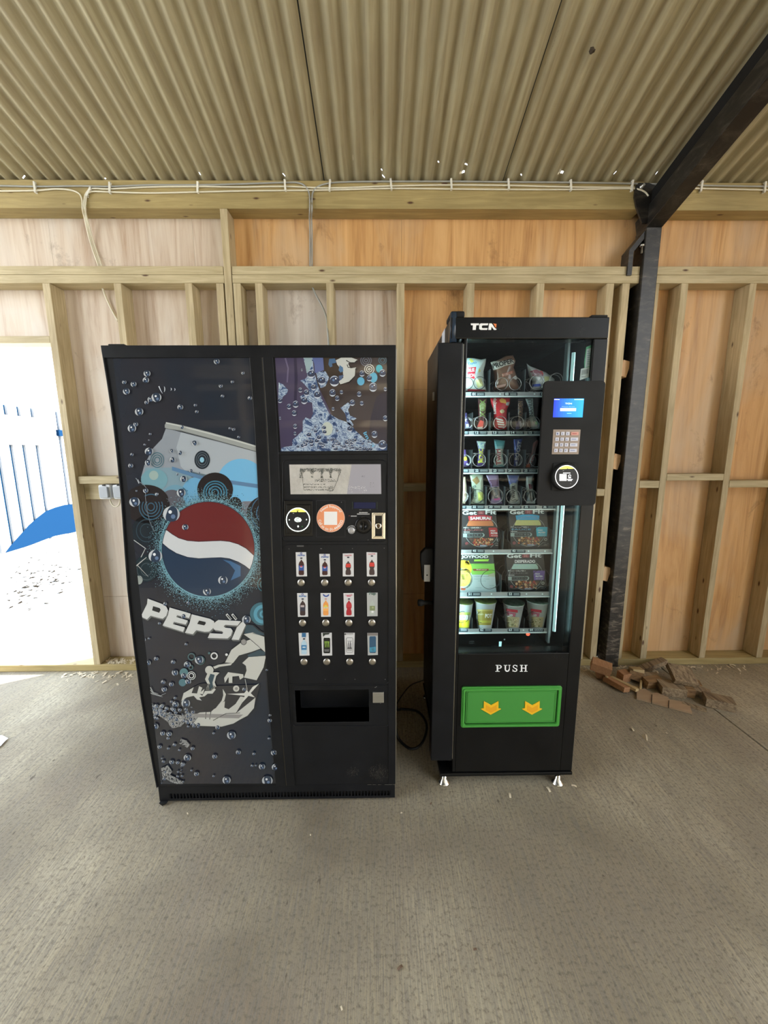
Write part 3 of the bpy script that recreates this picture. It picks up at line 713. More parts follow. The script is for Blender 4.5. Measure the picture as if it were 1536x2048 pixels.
# ---- printed left panel
def on_panel(px, py, h): return onP(px, py, h)
INK = lambda rgb, r=.16: P('ink', rgb, r, coat=.6)
def panelbase(name, c1, c2):
    m, t, b = nodes(name); n = noise(t, mapped(t, (1, 1, 1)), 3.2, 3, .5)
    t.links.new(ramp(t, n, [(.35, c1), (.7, c2)]), b.inputs['Base Color']); b.inputs['Roughness'].default_value = .2
    b.inputs['Coat Weight'].default_value = .7; b.inputs['Coat Roughness'].default_value = .04; return m
c1 = lambda x, y: (190+x/4.151, 670+y/4.151)
c2 = lambda x, y: (220+x/4.518, 840+y/4.518)
c3 = lambda x, y: (250+x/4.655, 1180+y/4.655)
K0 = (.012, .013, .016); SIL = (.46, .50, .53); LB = (.16, .42, .66); DKB = (.018, .05, .085); BR = (.022, .017, .017); WH = (.62, .63, .62)
A = Art(on_panel)
QP = [(226, 717), (507, 715), (556, 1567), (322, 1568)]
A.h = .0005; A.poly([(200, 700), (580, 700), (580, 1600), (200, 1600)], panelbase('panel_dark', (.014, .022, .036), (.026, .024, .030)))
A.c = lambda x, y: (x, y)
def sil(rgb): return INK(rgb)
# silver can
A.h = .0009
A.poly([c2(*p) for p in [(505, 75), (800, 150), (1100, 225), (1400, 305), (1420, 760), (900, 760), (640, 780), (520, 840), (380, 640), (280, 520), (310, 410), (385, 260), (470, 170)]], INK((.26, .29, .33)))
A.h = .0011
A.poly([c2(*p) for p in [(640, 110), (1000, 205), (1400, 310), (1400, 420), (1100, 560), (820, 600), (640, 420), (600, 250)]], INK((.36, .40, .44)))
A.poly([c2(*p) for p in [(320, 430), (560, 430), (1000, 520), (1420, 600), (1420, 700), (640, 720), (540, 800), (420, 640), (300, 540)]], INK((.20, .30, .36)))
A.h = .0013
A.poly([c2(*p) for p in [(495, 45), (510, 20), (640, 45), (900, 110), (1150, 180), (1420, 262), (1420, 310), (1150, 235), (900, 165), (640, 95), (520, 78), (495, 70)]], INK((.30, .32, .31)))
A.h = .0015
A.line([c2(505, 25), c2(640, 55), c2(900, 122), c2(1150, 190), c2(1420, 268)], 2.6, INK((.50, .52, .50))); A.line([c2(505, 78), c2(640, 100), c2(900, 170), c2(1150, 240), c2(1420, 314)], 1.0, INK((.12, .13, .13)))
def D(x, y, r, col, ry=None): A.disc(*c2(x, y), r/4.518, INK(col), (ry or r)/4.518, 36)
def Rg(x, y, r, w_, col, ry=None, a0=0, a1=360, taper=False): A.ring(*c2(x, y), r/4.518, w_/4.518, INK(col), (ry or r)/4.518, a0, a1, 36, taper)
A.h = .0017
D(1185, 560, 215, LB, 210); D(400, 540, 120, (.16, .32, .38), 100)
D(590, 700, 120, (.15, .30, .40), 115); D(790, 680, 150, (.14, .35, .55), 165)
A.h = .0019
D(560, 760, 120, (.10, .10, .12), 130); D(1255, 850, 100, (.17, .17, .20), 140)
A.poly([c2(*p) for p in [(560, 420), (850, 510), (1400, 590), (1400, 625), (850, 545), (560, 455)]], INK((.10, .20, .34)))
A.h = .0021
D(395, 500, 42, (.30, .40, .38)); D(330, 760, 210, BR, 175); D(950, 630, 162, BR, 155); D(1440, 840, 205, BR, 165); D(1130, 770, 62, BR, 75)
D(833, 360, 70, (.02, .026, .034), 84); D(330, 1000, 130, (.016, .022, .028), 140); D(330, 1340, 110, (.018, .03, .036), 120)
A.h = .0023
for r, w_ in ((58, 7), (42, 8)): Rg(833, 360, r, w_, (.08, .10, .12), r*1.2)
D(831, 360, 20, (.25, .48, .62), 24)
for r in (62, 44, 27): Rg(427, 362, r, 6, (.04, .13, .17), r*1.12)
for r in (110, 85, 60, 36): Rg(370, 785, r, 9, (.045, .11, .17), r*1.08)
for r in (110, 88, 62, 36): Rg(950, 655, r, 12, (.05, .17, .26), r*.98)
for r in (170, 120): Rg(1440, 840, r, 10, (.05, .11, .18), r)
for r in (95, 60): Rg(330, 1000, r, 8, (.03, .05, .065), r*1.1)
for r in (90, 55): Rg(330, 1350, r, 8, (.05, .07, .08), r*1.1)
for r in (70, 45, 25): Rg(1400, 1485, r, 9, (.05, .15, .19), r)
D(262, 1445, 33, (.30, .33, .31), 40)
A.disc(*c3(1270, 222), 23, INK((.05, .14, .18))); A.h = .0025
A.ring(*c3(1285, 225), 19, 7, INK((.10, .30, .40))); A.ring(*c3(1290, 225), 8, 4, INK((.10, .30, .40)))
# globe
gx, gy, grx, gry = 416.5, 1098, 92.5, 94.5
random.seed(21)
A.h = .0027
A.disc(gx, gy+1, grx+6, INK((.17, .36, .44)), gry+6, 60)
A.h = .0029
mb = A.mi(INK((.22, .42, .50))); mdk = A.mi(INK((.015, .02, .024)))
for _ in range(11000):
    a = random.uniform(0, 2*PI); d = abs(random.gauss(0, 1))*11+2; kx = (grx+d)/grx
    if random.random() < .25: continue
    x, y = gx+(grx+d)*math.cos(a), gy+1+(gry+d)*math.sin(a); s_ = random.uniform(.5, 1.0)
    if not 250 < x < 545: continue
    vs = []
    for k in range(3):
        v = A.bm.verts.new((x+s_*math.cos(2.1*k+a*9), y+s_*math.sin(2.1*k+a*9), 0)); v[A.lay] = A.h if d > 5 else .0031; vs.append(v)
    A.bm.faces.new(vs).material_index = mb if (random.random() < .72 if d > 4 else random.random() < .35) else mdk
A.h = .0034
UP_ = [c2(*p) for p in [(495, 985), (520, 1000), (560, 1030), (620, 1066), (700, 1090), (800, 1098), (900, 1094), (1000, 1090), (1080, 1098), (1160, 1122), (1230, 1160), (1303, 1226)]]
LO_ = [c2(*p) for p in [(470, 1112), (530, 1163), (600, 1205), (700, 1240), (800, 1252), (900, 1247), (1000, 1243), (1080, 1253), (1160, 1283), (1220, 1318), (1266, 1355)]]
def arc(a0, a1, n=26): return [(gx+grx*math.cos(math.radians(a0+(a1-a0)*k/n)), gy+gry*math.sin(math.radians(a0+(a1-a0)*k/n))) for k in range(n+1)]
def angof(p): return math.degrees(math.atan2((p[1]-gy)/gry, (p[0]-gx)/grx))
A.disc(gx, gy, grx, INK((.56, .58, .60)), gry, 60)
A.h = .0036
au0, au1 = angof(UP_[0]), angof(UP_[-1]); au0 = au0 if au0 < 0 else au0-360
A.poly(UP_[1:-1]+arc(au1, au0), INK((.135, .022, .022)))
al0, al1 = angof(LO_[0]), angof(LO_[-1]); al0 = al0 if al0 > 0 else al0+360
A.poly(LO_[1:-1]+arc(al1, al0), INK((.022, .040, .075)))
A.h = .0038
A.poly([c2(*p) for p in [(1020, 1262), (1090, 1275), (1180, 1320), (1180, 1410), (1090, 1450), (1130, 1360), (1080, 1300)]], INK((.05, .13, .26)))
# thin dark outline of the red wave
A.line(UP_, 1.1, INK((.02, .02, .03))); A.line(LO_, 1.1, INK((.02, .02, .03)))
A.ring(gx, gy, grx+.6, 1.1, INK((.03, .04, .06)), gry+.6, 0, 360, 60)
# PEPSI
LET = {
 'P': [(210, 80), (345, 130), (385, 155), (400, 190), (385, 240), (352, 268), (330, 264), (240, 240), (205, 275), (147, 247), (205, 130)],
 'E': [(415, 163), (612, 220), (597, 262), (485, 235), (478, 252), (585, 284), (566, 322), (455, 297), (447, 318), (557, 348), (542, 390), (350, 330), (400, 235)],
 'P2': [(622, 226), (790, 268), (828, 290), (835, 320), (815, 362), (785, 388), (740, 390), (665, 374), (632, 412), (558, 398), (600, 310)],
 'S': [(870, 278), (1080, 290), (1048, 332), (935, 324), (920, 338), (930, 350), (985, 356), (1002, 378), (988, 425), (955, 452), (770, 446), (790, 402), (905, 408), (915, 396), (905, 384), (835, 372), (818, 350), (838, 300)],
 'I': [(1095, 292), (1125, 325), (1060, 465), (992, 462), (1040, 350)]}
HOLE = [[(262, 150), (322, 168), (332, 185), (318, 212), (252, 190)], [(690, 284), (750, 298), (752, 312), (738, 330), (672, 316)]]
for dx, dy, h, col in ((10, 16, .0040, (.06, .065, .065)), (5, 8, .0042, (.26, .27, .26)), (3, 4, .0044, (.015, .016, .018)), (0, 0, .0046, (.56, .57, .56))):
    A.h = h
    for k, v in LET.items(): A.poly([c3(x+dx, y+dy) for x, y in v], INK(col))
A.h = .0048
for hl in HOLE:
    A.poly([c3(x, y) for x, y in hl], INK((.014, .015, .018)))
# stylised arm and boot
A.h = .0040
L1 = INK((.50, .50, .46)); D1 = INK((.018, .022, .028)); TE = INK((.035, .065, .085)); MG = INK((.26, .25, .24))
def G(pts, m): A.poly([c3(*p) for p in pts], m)
G([(1120, 310), (1200, 325), (1270, 385), (1400, 420), (1400, 640), (1300, 640), (1230, 850), (1120, 830), (980, 790), (820, 740), (930, 670), (985, 560), (1075, 480), (1060, 420)], D1)
A.h = .0042
G([(1130, 325), (1190, 330), (1245, 380), (1320, 420), (1250, 420), (1180, 405), (1110, 405)], TE)
G([(1190, 395), (1250, 420), (1400, 470), (1400, 600), (1310, 585), (1240, 520), (1165, 455), (1105, 412)], L1)
G([(1165, 462), (1262, 545), (1180, 575), (1060, 610), (1005, 680), (932, 675), (990, 558), (1080, 490)], L1)
G([(1312, 612), (1290, 720), (1225, 840), (1108, 815), (1132, 750), (1125, 705), (1092, 680), (1150, 625)], L1)
G([(1140, 605), (1255, 555), (1312, 580), (1300, 606), (1150, 625)], TE)
G([(870, 695), (1000, 680), (985, 700), (880, 715), (835, 735), (820, 715)], L1)
G([(960, 765), (1100, 785), (1105, 812), (1070, 835), (1060, 800), (1000, 805), (1000, 865), (965, 865), (965, 810), (930, 865), (922, 820)], L1)
A.line([c3(1118, 830), c3(1138, 930)], 1.0, L1); A.disc(*c3(1035, 918), 6.2, L1); A.h = .0044; A.disc(*c3(1037, 918), 3, MG)
A.disc(*c3(1105, 484), 6, MG); A.ring(*c3(1105, 484), 6, 1, D1)
G([(770, 770), (850, 765), (880, 770), (850, 800), (835, 860), (850, 900), (800, 940), (745, 935), (770, 880), (745, 830)], L1)
A.h = .0046
G([(795, 780), (835, 790), (815, 860), (820, 905), (785, 930), (790, 870), (775, 830)], TE)
A.disc(*c3(785, 745), 8.4, L1)
# boot sole and toe
A.h = .0040
G([(520, 1030), (545, 960), (640, 900), (1260, 880), (1200, 1100), (1140, 1175), (1060, 1215), (1010, 1245), (900, 1275), (700, 1270), (560, 1210)], INK((.030, .030, .034)))
A.h = .0042
G([(575, 1190), (700, 1140), (800, 1135), (880, 1060), (930, 1035), (925, 1095), (965, 1110), (1030, 1060), (1075, 990), (1120, 1000), (1030, 1150), (1180, 1030), (1215, 1000), (1200, 1100), (1140, 1170), (1060, 1212), (1010, 1243), (900, 1272), (700, 1265), (610, 1235)], L1)
A.h = .0044
G([(600, 1150), (1100, 1160), (1060, 1195), (620, 1185)], MG)
A.line([c3(1070, 1145), c3(940, 1150), (c3(820, 1215))], 1.1, D1); A.line([c3(755, 1130), c3(750, 1200)], 1.1, D1); A.line([c3(800, 1130), c3(788, 1205)], 1.1, D1)
A.disc(*c3(745, 1000), 33, INK((.026, .026, .03)), 28)
A.h = .0046
G([(910, 920), (940, 970), (925, 1030), (870, 1080), (845, 1100), (900, 1030), (915, 980)], L1)
G([(525, 1035), (545, 960), (640, 905), (620, 960), (690, 965), (720, 985), (745, 940), (800, 940), (830, 915), (845, 925), (815, 965), (770, 965), (740, 990), (690, 1000), (715, 1030), (670, 1020), (640, 985), (575, 1000)], L1)
G([(670, 965), (690, 895), (720, 910), (705, 950), (740, 920), (725, 970)], L1)
# flare star
G([(950, 968), (1110, 960), (1135, 930), (1150, 955), (1190, 900), (1250, 870), (1170, 960), (1210, 1000), (1150, 985), (1090, 1050), (1115, 985)], INK((.58, .58, .54)))
# little rings, dots
A.h = .0044
for x, y, r, w_, col in ((830, 614, 7.2, 2.6, WH), (618, 798, 8.4, 1.2, WH), (618, 798, 5.4, 1.6, WH), (618, 622, 7.5, 2.2, (.06, .12, .13)), (700, 655, 9, 1.4, (.06, .13, .14)), (612, 720, 5, 2, (.06, .13, .14))):
    A.ring(*c3(x, y), r, w_, INK(col))
for x, y, r, col in ((945, 602, 2.6, WH), (783, 588, 2.4, (.07, .14, .15)), (548, 768, 8.5, (.09, .19, .21)), (535, 862, 7.5, (.08, .17, .20))): A.disc(*c3(x, y), r, INK(col))
for dx in (0, 52): A.line([c3(945+dx, 225), c3(985+dx, 275)], 4.6, INK(WH)); 
A.h = .0046
for dx in (0, 52): A.line([c3(950+dx, 232), c3(984+dx, 270)], 2.4, INK((.05, .05, .05)))
# bubbles
HB = .0050
def bub(x, y, r, dim=1., rot=None):
    rot = random.uniform(-.6, .6) if rot is None else rot; r *= 1.05
    A.h = HB; A.disc(x, y, r, INK((.03, .045, .075)), r*.92, 14)
    A.h = HB+.0002; A.ring(x, y, r, r*.42, INK((.50*dim, .53*dim, .56*dim)), r*.92, 110+rot*50, 250+rot*50, 12, True)
    A.ring(x, y, r, r*.25, INK((.40*dim, .43*dim, .46*dim)), r*.92, -60, 60, 8, True)
    A.h = HB+.0004; A.disc(x-r*.15, y-r*.25, r*.22, INK((.72*dim, .75*dim, .78*dim)), n=8)
    A.disc(x+r*.2, y+r*.3, r*.28, INK((.12, .18, .30)), n=8)
BL1 = [(432, 320, 6.5), (422, 375, 6), (243, 392, 4), (320, 408, 5.5), (260, 468, 6.5), (510, 518, 9.5), (460, 535, 5.5), (428, 560, 4), (366, 637, 8), (306, 775, 8), (338, 742, 4.5), (708, 600, 5.5), (833, 582, 3), (845, 637, 3.2), (1010, 220, 5.5), (1228, 315, 3.2), (1140, 388, 3), (1044, 423, 3.6), (1058, 508, 3.2), (1286, 524, 4), (1120, 775, 2.6), (1150, 782, 3.2), (1192, 848, 2.6), (723, 765, 3.6), (458, 822, 2.5), (448, 873, 1.6), (412, 911, 2.2), (448, 968, 8), (440, 1060, 6), (826, 897, 5.2), (637, 962, 3.6), (707, 978, 4.3), (643, 1036, 5.4), (798, 1127, 3.4), (866, 1145, 1.8), (685, 1157, 2.2), (735, 1195, 6.4), (715, 1310, 8.4), (296, 1085, 4.6), (306, 993, 3.2), (515, 1320, 3)]
for x, y, r in BL1: bub(*c1(x, y), r)
for x, y in ((570, 450), (625, 450), (655, 452)): A.h = HB; A.ring(*c1(x, y), 3, 1.6, INK((.6, .66, .74)), 6 if x == 570 else 3, -80, 80, 8, True)
A.line([c1(530, 425), c1(545, 460), c1(560, 485)], 2.2, INK((.6, .66, .74)), .5)
for x, y, r in [(555, 850, 16), (222, 740, 10), (410, 1230, 13), (322, 638, 5), (680, 968, 6), (1020, 1448, 9), (876, 1550, 7.5), (420, 670, 3), (240, 640, 2)]: bub(*c2(x, y), r)
A.h = HB
A.line([c2(*p) for p in ((232, 525), (265, 560), (300, 580), (325, 610), (320, 700), (335, 820), (360, 920), (400, 1010))], 1.5, INK((.20, .23, .26)), .7)
A.line([c2(*p) for p in ((215, 1085), (320, 1160), (280, 1240))], 1.6, INK((.45, .47, .46))); A.line([c2(*p) for p in ((235, 1320), (330, 1240))], 2, INK((.5, .5, .48)), 1); A.line([c2(*p) for p in ((245, 1310), (345, 1415))], 1.2, INK((.5, .5, .48)), .5)
A.line([c2(*p) for p in ((250, 540), (262, 575))], 3.4, INK((.45, .48, .52)), 1)
for x, y, r in [(372, 130, 4), (587, 120, 3.2), (212, 678, 6), (448, 672, 4.5), (580, 695, 7), (690, 652, 9), (465, 770, 6.5), (548, 798, 6), (588, 852, 6), (355, 858, 4.5), (432, 878, 5), (365, 925, 5.5), (290, 640, 4.5), (568, 505, 3), (175, 462, 4), (222, 452, 2.4), (470, 1065, 6.5), (565, 1055, 9), (432, 1040, 3), (465, 1005, 3), (280, 1270, 7), (990, 1352, 9), (862, 1280, 4.6), (825, 1333, 2.6), (350, 1335, 5), (410, 1340, 5.5), (400, 1380, 3.2), (322, 1460, 4.4), (460, 1442, 3.6), (403, 1475, 2.8), (505, 1492, 2.4), (628, 1475, 4), (580, 1562, 7.5), (835, 1550, 5), (1055, 1512, 5), (1200, 1525, 3.2), (1183, 1637, 2.8), (1217, 1635, 2), (1275, 1645, 6.5), (1400, 1650, 7.5), (1385, 1515, 6), (1340, 1382, 2.6), (1347, 1215, 4.4), (1350, 1165, 2.6), (945, 1770, 8.5), (1325, 1775, 11), (825, 1733, 2.4), (665, 1712, 5), (618, 1680, 2.2), (535, 1620, 4), (490, 1607, 3.8), (435, 1602, 5), (320, 310, 3), (1130, 275, 9), (545, 245, 5), (1110, 925, 4), (1320, 745, 2.4), (680, 1275, 2)]: bub(*c3(x, y), r*.92, .85)
# splash of water at the lower left
random.seed(4)
A.h = .0048
G([(215, 1020), (240, 1050), (290, 1075), (330, 1110), (420, 1150), (520, 1165), (620, 1150), (680, 1185), (640, 1240), (560, 1230), (520, 1270), (430, 1290), (400, 1230), (330, 1180), (260, 1150), (230, 1090)], WATERG)
G([(520, 1385), (570, 1400), (605, 1440), (580, 1470), (530, 1440), (505, 1430)], WATERG)
G([(335, 1660), (400, 1630), (440, 1690), (420, 1720), (480, 1750), (540, 1785), (560, 1830), (430, 1790), (350, 1740)], WATERG)
for _ in range(70):
    u = random.random(); x = 240+u*400+random.gauss(0, 25); y = 1100+u*110+random.gauss(0, 42)
    if x > 225: bub(*c3(x, y), random.uniform(1.2, 4.2), .75)
for _ in range(16): bub(*c3(random.uniform(320, 560), random.uniform(1560, 1800)), random.uniform(1.2, 3.4), .7)
A.h = HB
for p in (((215, 905), (260, 960), (330, 985), (380, 960)), ((235, 905), (265, 955), (310, 965)), ((210, 945), (260, 970), (350, 995))): A.line([c3(*q_) for q_ in p], 1.6, INK((.42, .44, .44)), .5)
A.clip(QP)
A.cut([720+24*i for i in range(36)])
A.build('front_graphic', door, 'glossy dark printed panel with a silver can, red white and blue globe, bold silver lettering and bubbles')

# ---- printed upper right panel
U = Art(on_panel); u_ = lambda x, y: (530+x/5.297, 680+y/5.297)
U.h = .0006; U.poly([(540, 700), (790, 700), (790, 910), (540, 910)], panelbase('panel_purple', (.050, .040, .085), (.075, .062, .115)))
U.h = .0009; U.poly([u_(*p) for p in [(500, 180), (1320, 150), (1320, 1200), (900, 1200), (560, 480)]], panelbase('panel_brown', (.028, .020, .020), (.050, .034, .032)))
U.c = u_
U.h = .0011; U.poly([(1180, 600), (1300, 520), (1300, 1100), (1100, 1000), (1120, 820)], INK((.028, .020, .03)))
U.line([(215, 190), (245, 300), (235, 450)], 16, INK((.13, .11, .19))); U.line([(320, 190), (330, 420), (320, 650)], 30, INK((.034, .028, .060)))
U.h = .0013
U.poly([(405, 180), (505, 180), (515, 330), (545, 420), (600, 620), (680, 780), (780, 840), (900, 880), (960, 960), (1060, 1050), (1180, 1100), (1300, 1100), (1300, 1180), (160, 1180), (180, 1140), (290, 1120), (290, 1060), (400, 960), (400, 860), (430, 820), (480, 840), (510, 780), (500, 660), (400, 660), (370, 600), (430, 560), (470, 530), (400, 450), (370, 430), (430, 410), (450, 380)], WATER)
U.poly([(145, 450), (190, 470), (245, 530), (230, 570), (190, 600), (170, 660), (140, 640)], WATER)
U.poly([(540, 340), (640, 330), (680, 400), (640, 490), (590, 510), (560, 430)], WATER)
U.poly([(840, 690), (880, 660), (905, 690), (880, 740), (900, 800), (970, 830), (940, 850), (900, 840), (940, 900), (920, 920), (870, 880), (850, 780), (800, 720)], WATER)
U.h = .0015
U.poly([(500, 185), (615, 180), (625, 320), (530, 350), (520, 250)], INK((.10, .13, .30)))
U.poly([(415, 185), (495, 185), (500, 240), (470, 330), (440, 350)], INK((.28, .38, .42)))
U.poly([(620, 180), (660, 180), (780, 180), (800, 300), (780, 400), (700, 420), (640, 330)], INK((.035, .024, .018)))
U.disc(660, 940, 58, INK((.45, .50, .45)), 72)
U.h = .0017
U.poly([(680, 200), (740, 195), (755, 240), (710, 250), (715, 280), (690, 290), (672, 260)], INK((.06, .13, .25)))
U.poly([(750, 215), (830, 175), (900, 180), (980, 210), (950, 245), (900, 235), (880, 250), (905, 300), (965, 290), (950, 380), (890, 440), (800, 470), (780, 440), (830, 400), (825, 330), (800, 270), (790, 290), (765, 260)], INK((.50, .52, .50)))
U.h = .0019
U.poly([(790, 265), (825, 290), (830, 330), (800, 345), (780, 320)], INK((.07, .16, .30))); U.poly([(780, 380), (835, 370), (810, 420), (790, 430)], INK((.08, .12, .22)))
U.line([(860, 215), (900, 240), (950, 240), (975, 215)], 9, INK((.02, .018, .018))); U.line([(870, 260), (880, 290), (935, 290)], 8, INK((.02, .018, .018)))
U.line([(960, 300), (955, 380), (895, 450), (800, 472)], 6, INK((.02, .018, .018)))
for x, y, rs, col in ((1070, 218, (60, 40, 20), (.12, .13, .17)), (1105, 310, (54, 34, 14), (.55, .56, .54)), (1245, 215, (44, 26), (.06, .11, .14))):
    for r in rs: U.ring(x, y, r, 9, INK(col))
U.disc(1015, 437, 39, INK((.10, .36, .56)), 44); U.disc(1148, 397, 43, INK((.12, .40, .58)), 54); U.disc(1210, 303, 35, INK((.03, .36, .46)), 42)
U.text('im', 1040, 985, 80, 38, INK((.12, .42, .66)), rot=-63, bold=.02); U.text('nu', 1085, 1075, 80, 34, INK((.12, .42, .66)), rot=-50, bold=.02)
def bu(x, y, r):
    U.h = .0022; U.disc(x, y, r, INK((.04, .05, .09)), r*1.15, 14); U.h = .0024
    U.ring(x, y, r, r*.36, INK((.52, .57, .66)), r*1.15, 20, 160, 10, True); U.ring(x, y, r, r*.22, INK((.38, .44, .55)), r*1.15, 190, 330, 8, True)
    U.h = .0026; U.disc(x-r*.2, y-r*.2, r*.25, INK((.14, .22, .38)), n=8); U.disc(x+r*.3, y-r*.5, r*.16, INK((.8, .84, .88)), n=7)
for x, y, r in [(735, 435, 50), (715, 560, 34), (810, 552, 18), (765, 618, 24), (998, 573, 24), (925, 665, 28), (1025, 670, 20), (722, 730, 16), (1028, 355, 28), (1105, 405, 28), (1145, 500, 42), (1245, 350, 34), (1275, 520, 18), (1275, 830, 26), (1160, 1000, 32), (1245, 1110, 42), (600, 430, 40), (515, 500, 28), (490, 360, 40), (375, 530, 22), (325, 680, 32), (255, 705, 24), (310, 775, 26), (390, 317, 10), (320, 915, 22), (318, 990, 16), (160, 640, 24), (900, 940, 28), (780, 1100, 20), (160, 828, 12), (415, 640, 34), (555, 580, 36), (440, 560, 30)]: bu(x, y, r)
random.seed(8)
for _ in range(60):
    t = random.random(); x = random.uniform(330, 1150); y = 1170-random.random()*(250 if 420 < x < 800 else 110)
    bu(x, y, random.uniform(8, 24))
U.clip([(550, 715), (774, 713), (774.5, 901), (561.5, 902.5)]); U.cut([720+20*i for i in range(10)])
U.build('header_graphic', door, 'printed picture of splashing water on purple and brown above the controls')

# ---- control inset
s_ = lambda x, y: (550+x/5.908, 900+y/5.908)
def rim(pts, w_, m, off, nm='rim'):
    bm = bmesh.new(); pp = [onP(x, y, off) for x, y in pts]; tube(bm, pp, w_, 6, closed=True); return part(nm, bm, m, door, smooth=False)
def rr_px(x0, y0, x1, y1, r, n=4):
    return [(a, b) for a, b in rrect(x0, x1, y0, y1, r, n)]
rim(rr_px(565, 920, 773, 1083, 10), .0016, BLACK, .0005, 'control_rim'); rim(rr_px(566, 1089, 778, 1368, 8), .0013, BLACK, .0002, 'button_panel_rim')
rim(rr_px(586, 1371, 777, 1452, 4), .0015, BLACK, .0005, 'hatch_rim')
C = Art(on_panel, s_); C.rough = .4
def cardmat():
    m, t, b = nodes('worn_silver_card'); n = noise(t, mapped(t, (1, 1, 1)), 22, 5, .7)
    t.links.new(ramp(t, n, [(.3, (.40, .38, .35)), (.7, (.55, .53, .49))]), b.inputs['Base Color']); b.inputs['Roughness'].default_value = .35; return m
C.h = .001; C.poly([(168, 172), (1250, 168), (1257, 520), (184, 523)], cardmat())
C.h = .0013; C.poly([(905, 172), (1250, 168), (1257, 518), (850, 520)], P('card_grey', (.33, .32, .36), .3))
random.seed(9); DKI = (.10, .11, .10)
C.h = .0016
for x0, x1, y0, y1, nn in ((300, 770, 218, 252, 260), (310, 360, 240, 330, 50), (420, 470, 240, 280, 40), (540, 570, 250, 370, 60), (640, 680, 250, 300, 50), (470, 720, 340, 375, 110), (330, 590, 398, 410, 70), (335, 600, 430, 442, 80), (350, 640, 460, 476, 90), (620, 690, 420, 490, 70), (720, 770, 230, 300, 40), (1020, 1060, 300, 320, 10), (1120, 1180, 380, 440, 14)):
    for _ in range(nn):
        x, y = random.uniform(x0, x1), random.uniform(y0, y1); w_ = random.uniform(2, 9); C.poly([(x, y), (x+w_, y+random.uniform(-2, 2)), (x+w_, y+random.uniform(2, 6)), (x, y+random.uniform(2, 6))], DKI)
for _ in range(420):
    x = random.uniform(292, 775); y = random.triangular(214, 275, 216)
    if random.random() < .5: x = random.choice((435, 550, 655, 300))+random.gauss(0, 9); y = random.uniform(220, 330)
    w_ = random.uniform(3, 10); C.poly([(x, y), (x+w_, y-1), (x+w_, y+5), (x, y+4)], DKI)
C.line([(300, 240), (325, 330), (335, 440), (345, 480)], 3, DKI); C.line([(775, 240), (740, 350), (690, 470), (640, 490)], 4, DKI)
C.h = .0017
for x, y, rr in ((378, 298, 50), (490, 300, 42), (604, 298, 42), (706, 295, 42)):
    C.disc(x, y, rr, (.50, .48, .44), 46, n=22)
C.h = .0018
for _ in range(40):
    x, y = (random.uniform(870, 1080), random.uniform(425, 500)); w_ = random.uniform(2, 12); C.poly([(x, y), (x+w_, y-2), (x+w_, y+2), (x, y+3)], (.75, .73, .70))
C.build('display_card', door, 'worn silver card behind the display window')
# card reader
def pbox(bm, x0, y0, x1, y1, off0, off1, conv, mi=0):
    q = [onP(*conv(*p), 0) for p in ((x0, y0), (x1, y0), (x1, y1), (x0, y1))]
    ym = sum(v.y for v in q)/4
    vs = [bm.verts.new((onY(*conv(*p), ym-o).x, ym-o, onY(*conv(*p), ym-o).z)) for o in (off1, off0) for p in ((x0, y0), (x1, y0), (x1, y1), (x0, y1))]
    for f in ((0, 1, 2, 3), (7, 6, 5, 4), (0, 4, 5, 1), (1, 5, 6, 2), (2, 6, 7, 3), (3, 7, 4, 0)): bm.faces.new([vs[i] for i in f]).material_index = mi
bm = bmesh.new(); pbox(bm, 105, 600, 445, 1020, 0, .006, s_); pbox(bm, 133, 648, 418, 985, .006, .012, s_)
rd = part('card_reader', bm, BLACKG, door, .0015)
def disc3(px, py, r, off, conv, m, name, par, ring=None):
    R = Art(lambda a_, b_, h: onP(a_, b_, h), conv); R.h = off
    R.disc(px, py, r, m); return R
R = Art(on_panel, s_); R.h = .0150; R.disc(272, 823, 134, (.006, .006, .007), n=40)
YEL = P('reader_yellow', (.75, .70, .12), .4, emit=(.8, .75, .1), es=.25)
R.h = .0153; R.poly([(272+134*math.cos(math.radians(a)), 823+134*math.sin(math.radians(a))) for a in range(222, 319, 8)], YEL)
LIT = P('reader_lit', (.8, .85, .8), .4, emit=(.85, 1, .9), es=.5)
R.ring(272, 823, 142, 10, LIT, n=44)
R.poly([(228, 820), (245, 800), (270, 795), (300, 805), (315, 828), (300, 848), (260, 852), (235, 840)], LIT); R.disc(273, 903, 9, LIT, 12); R.poly([(165, 815), (178, 825), (165, 835)], LIT); R.poly([(368, 812), (380, 822), (368, 832)], LIT)
R.h = .0156; R.ring(272, 823, 22, 8, (.02, .10, .06), a0=40, a1=320); R.disc(322, 905, 8, (.02, .12, .03)); R.rect(210, 745, 225, 751, (.6, .6, .6)); R.rect(255, 708, 285, 714, (.05, .05, .01)); R.disc(266, 728, 9, (.02, .02, .01))
R.build('reader_screen', rd, 'round lit screen with a yellow top band')
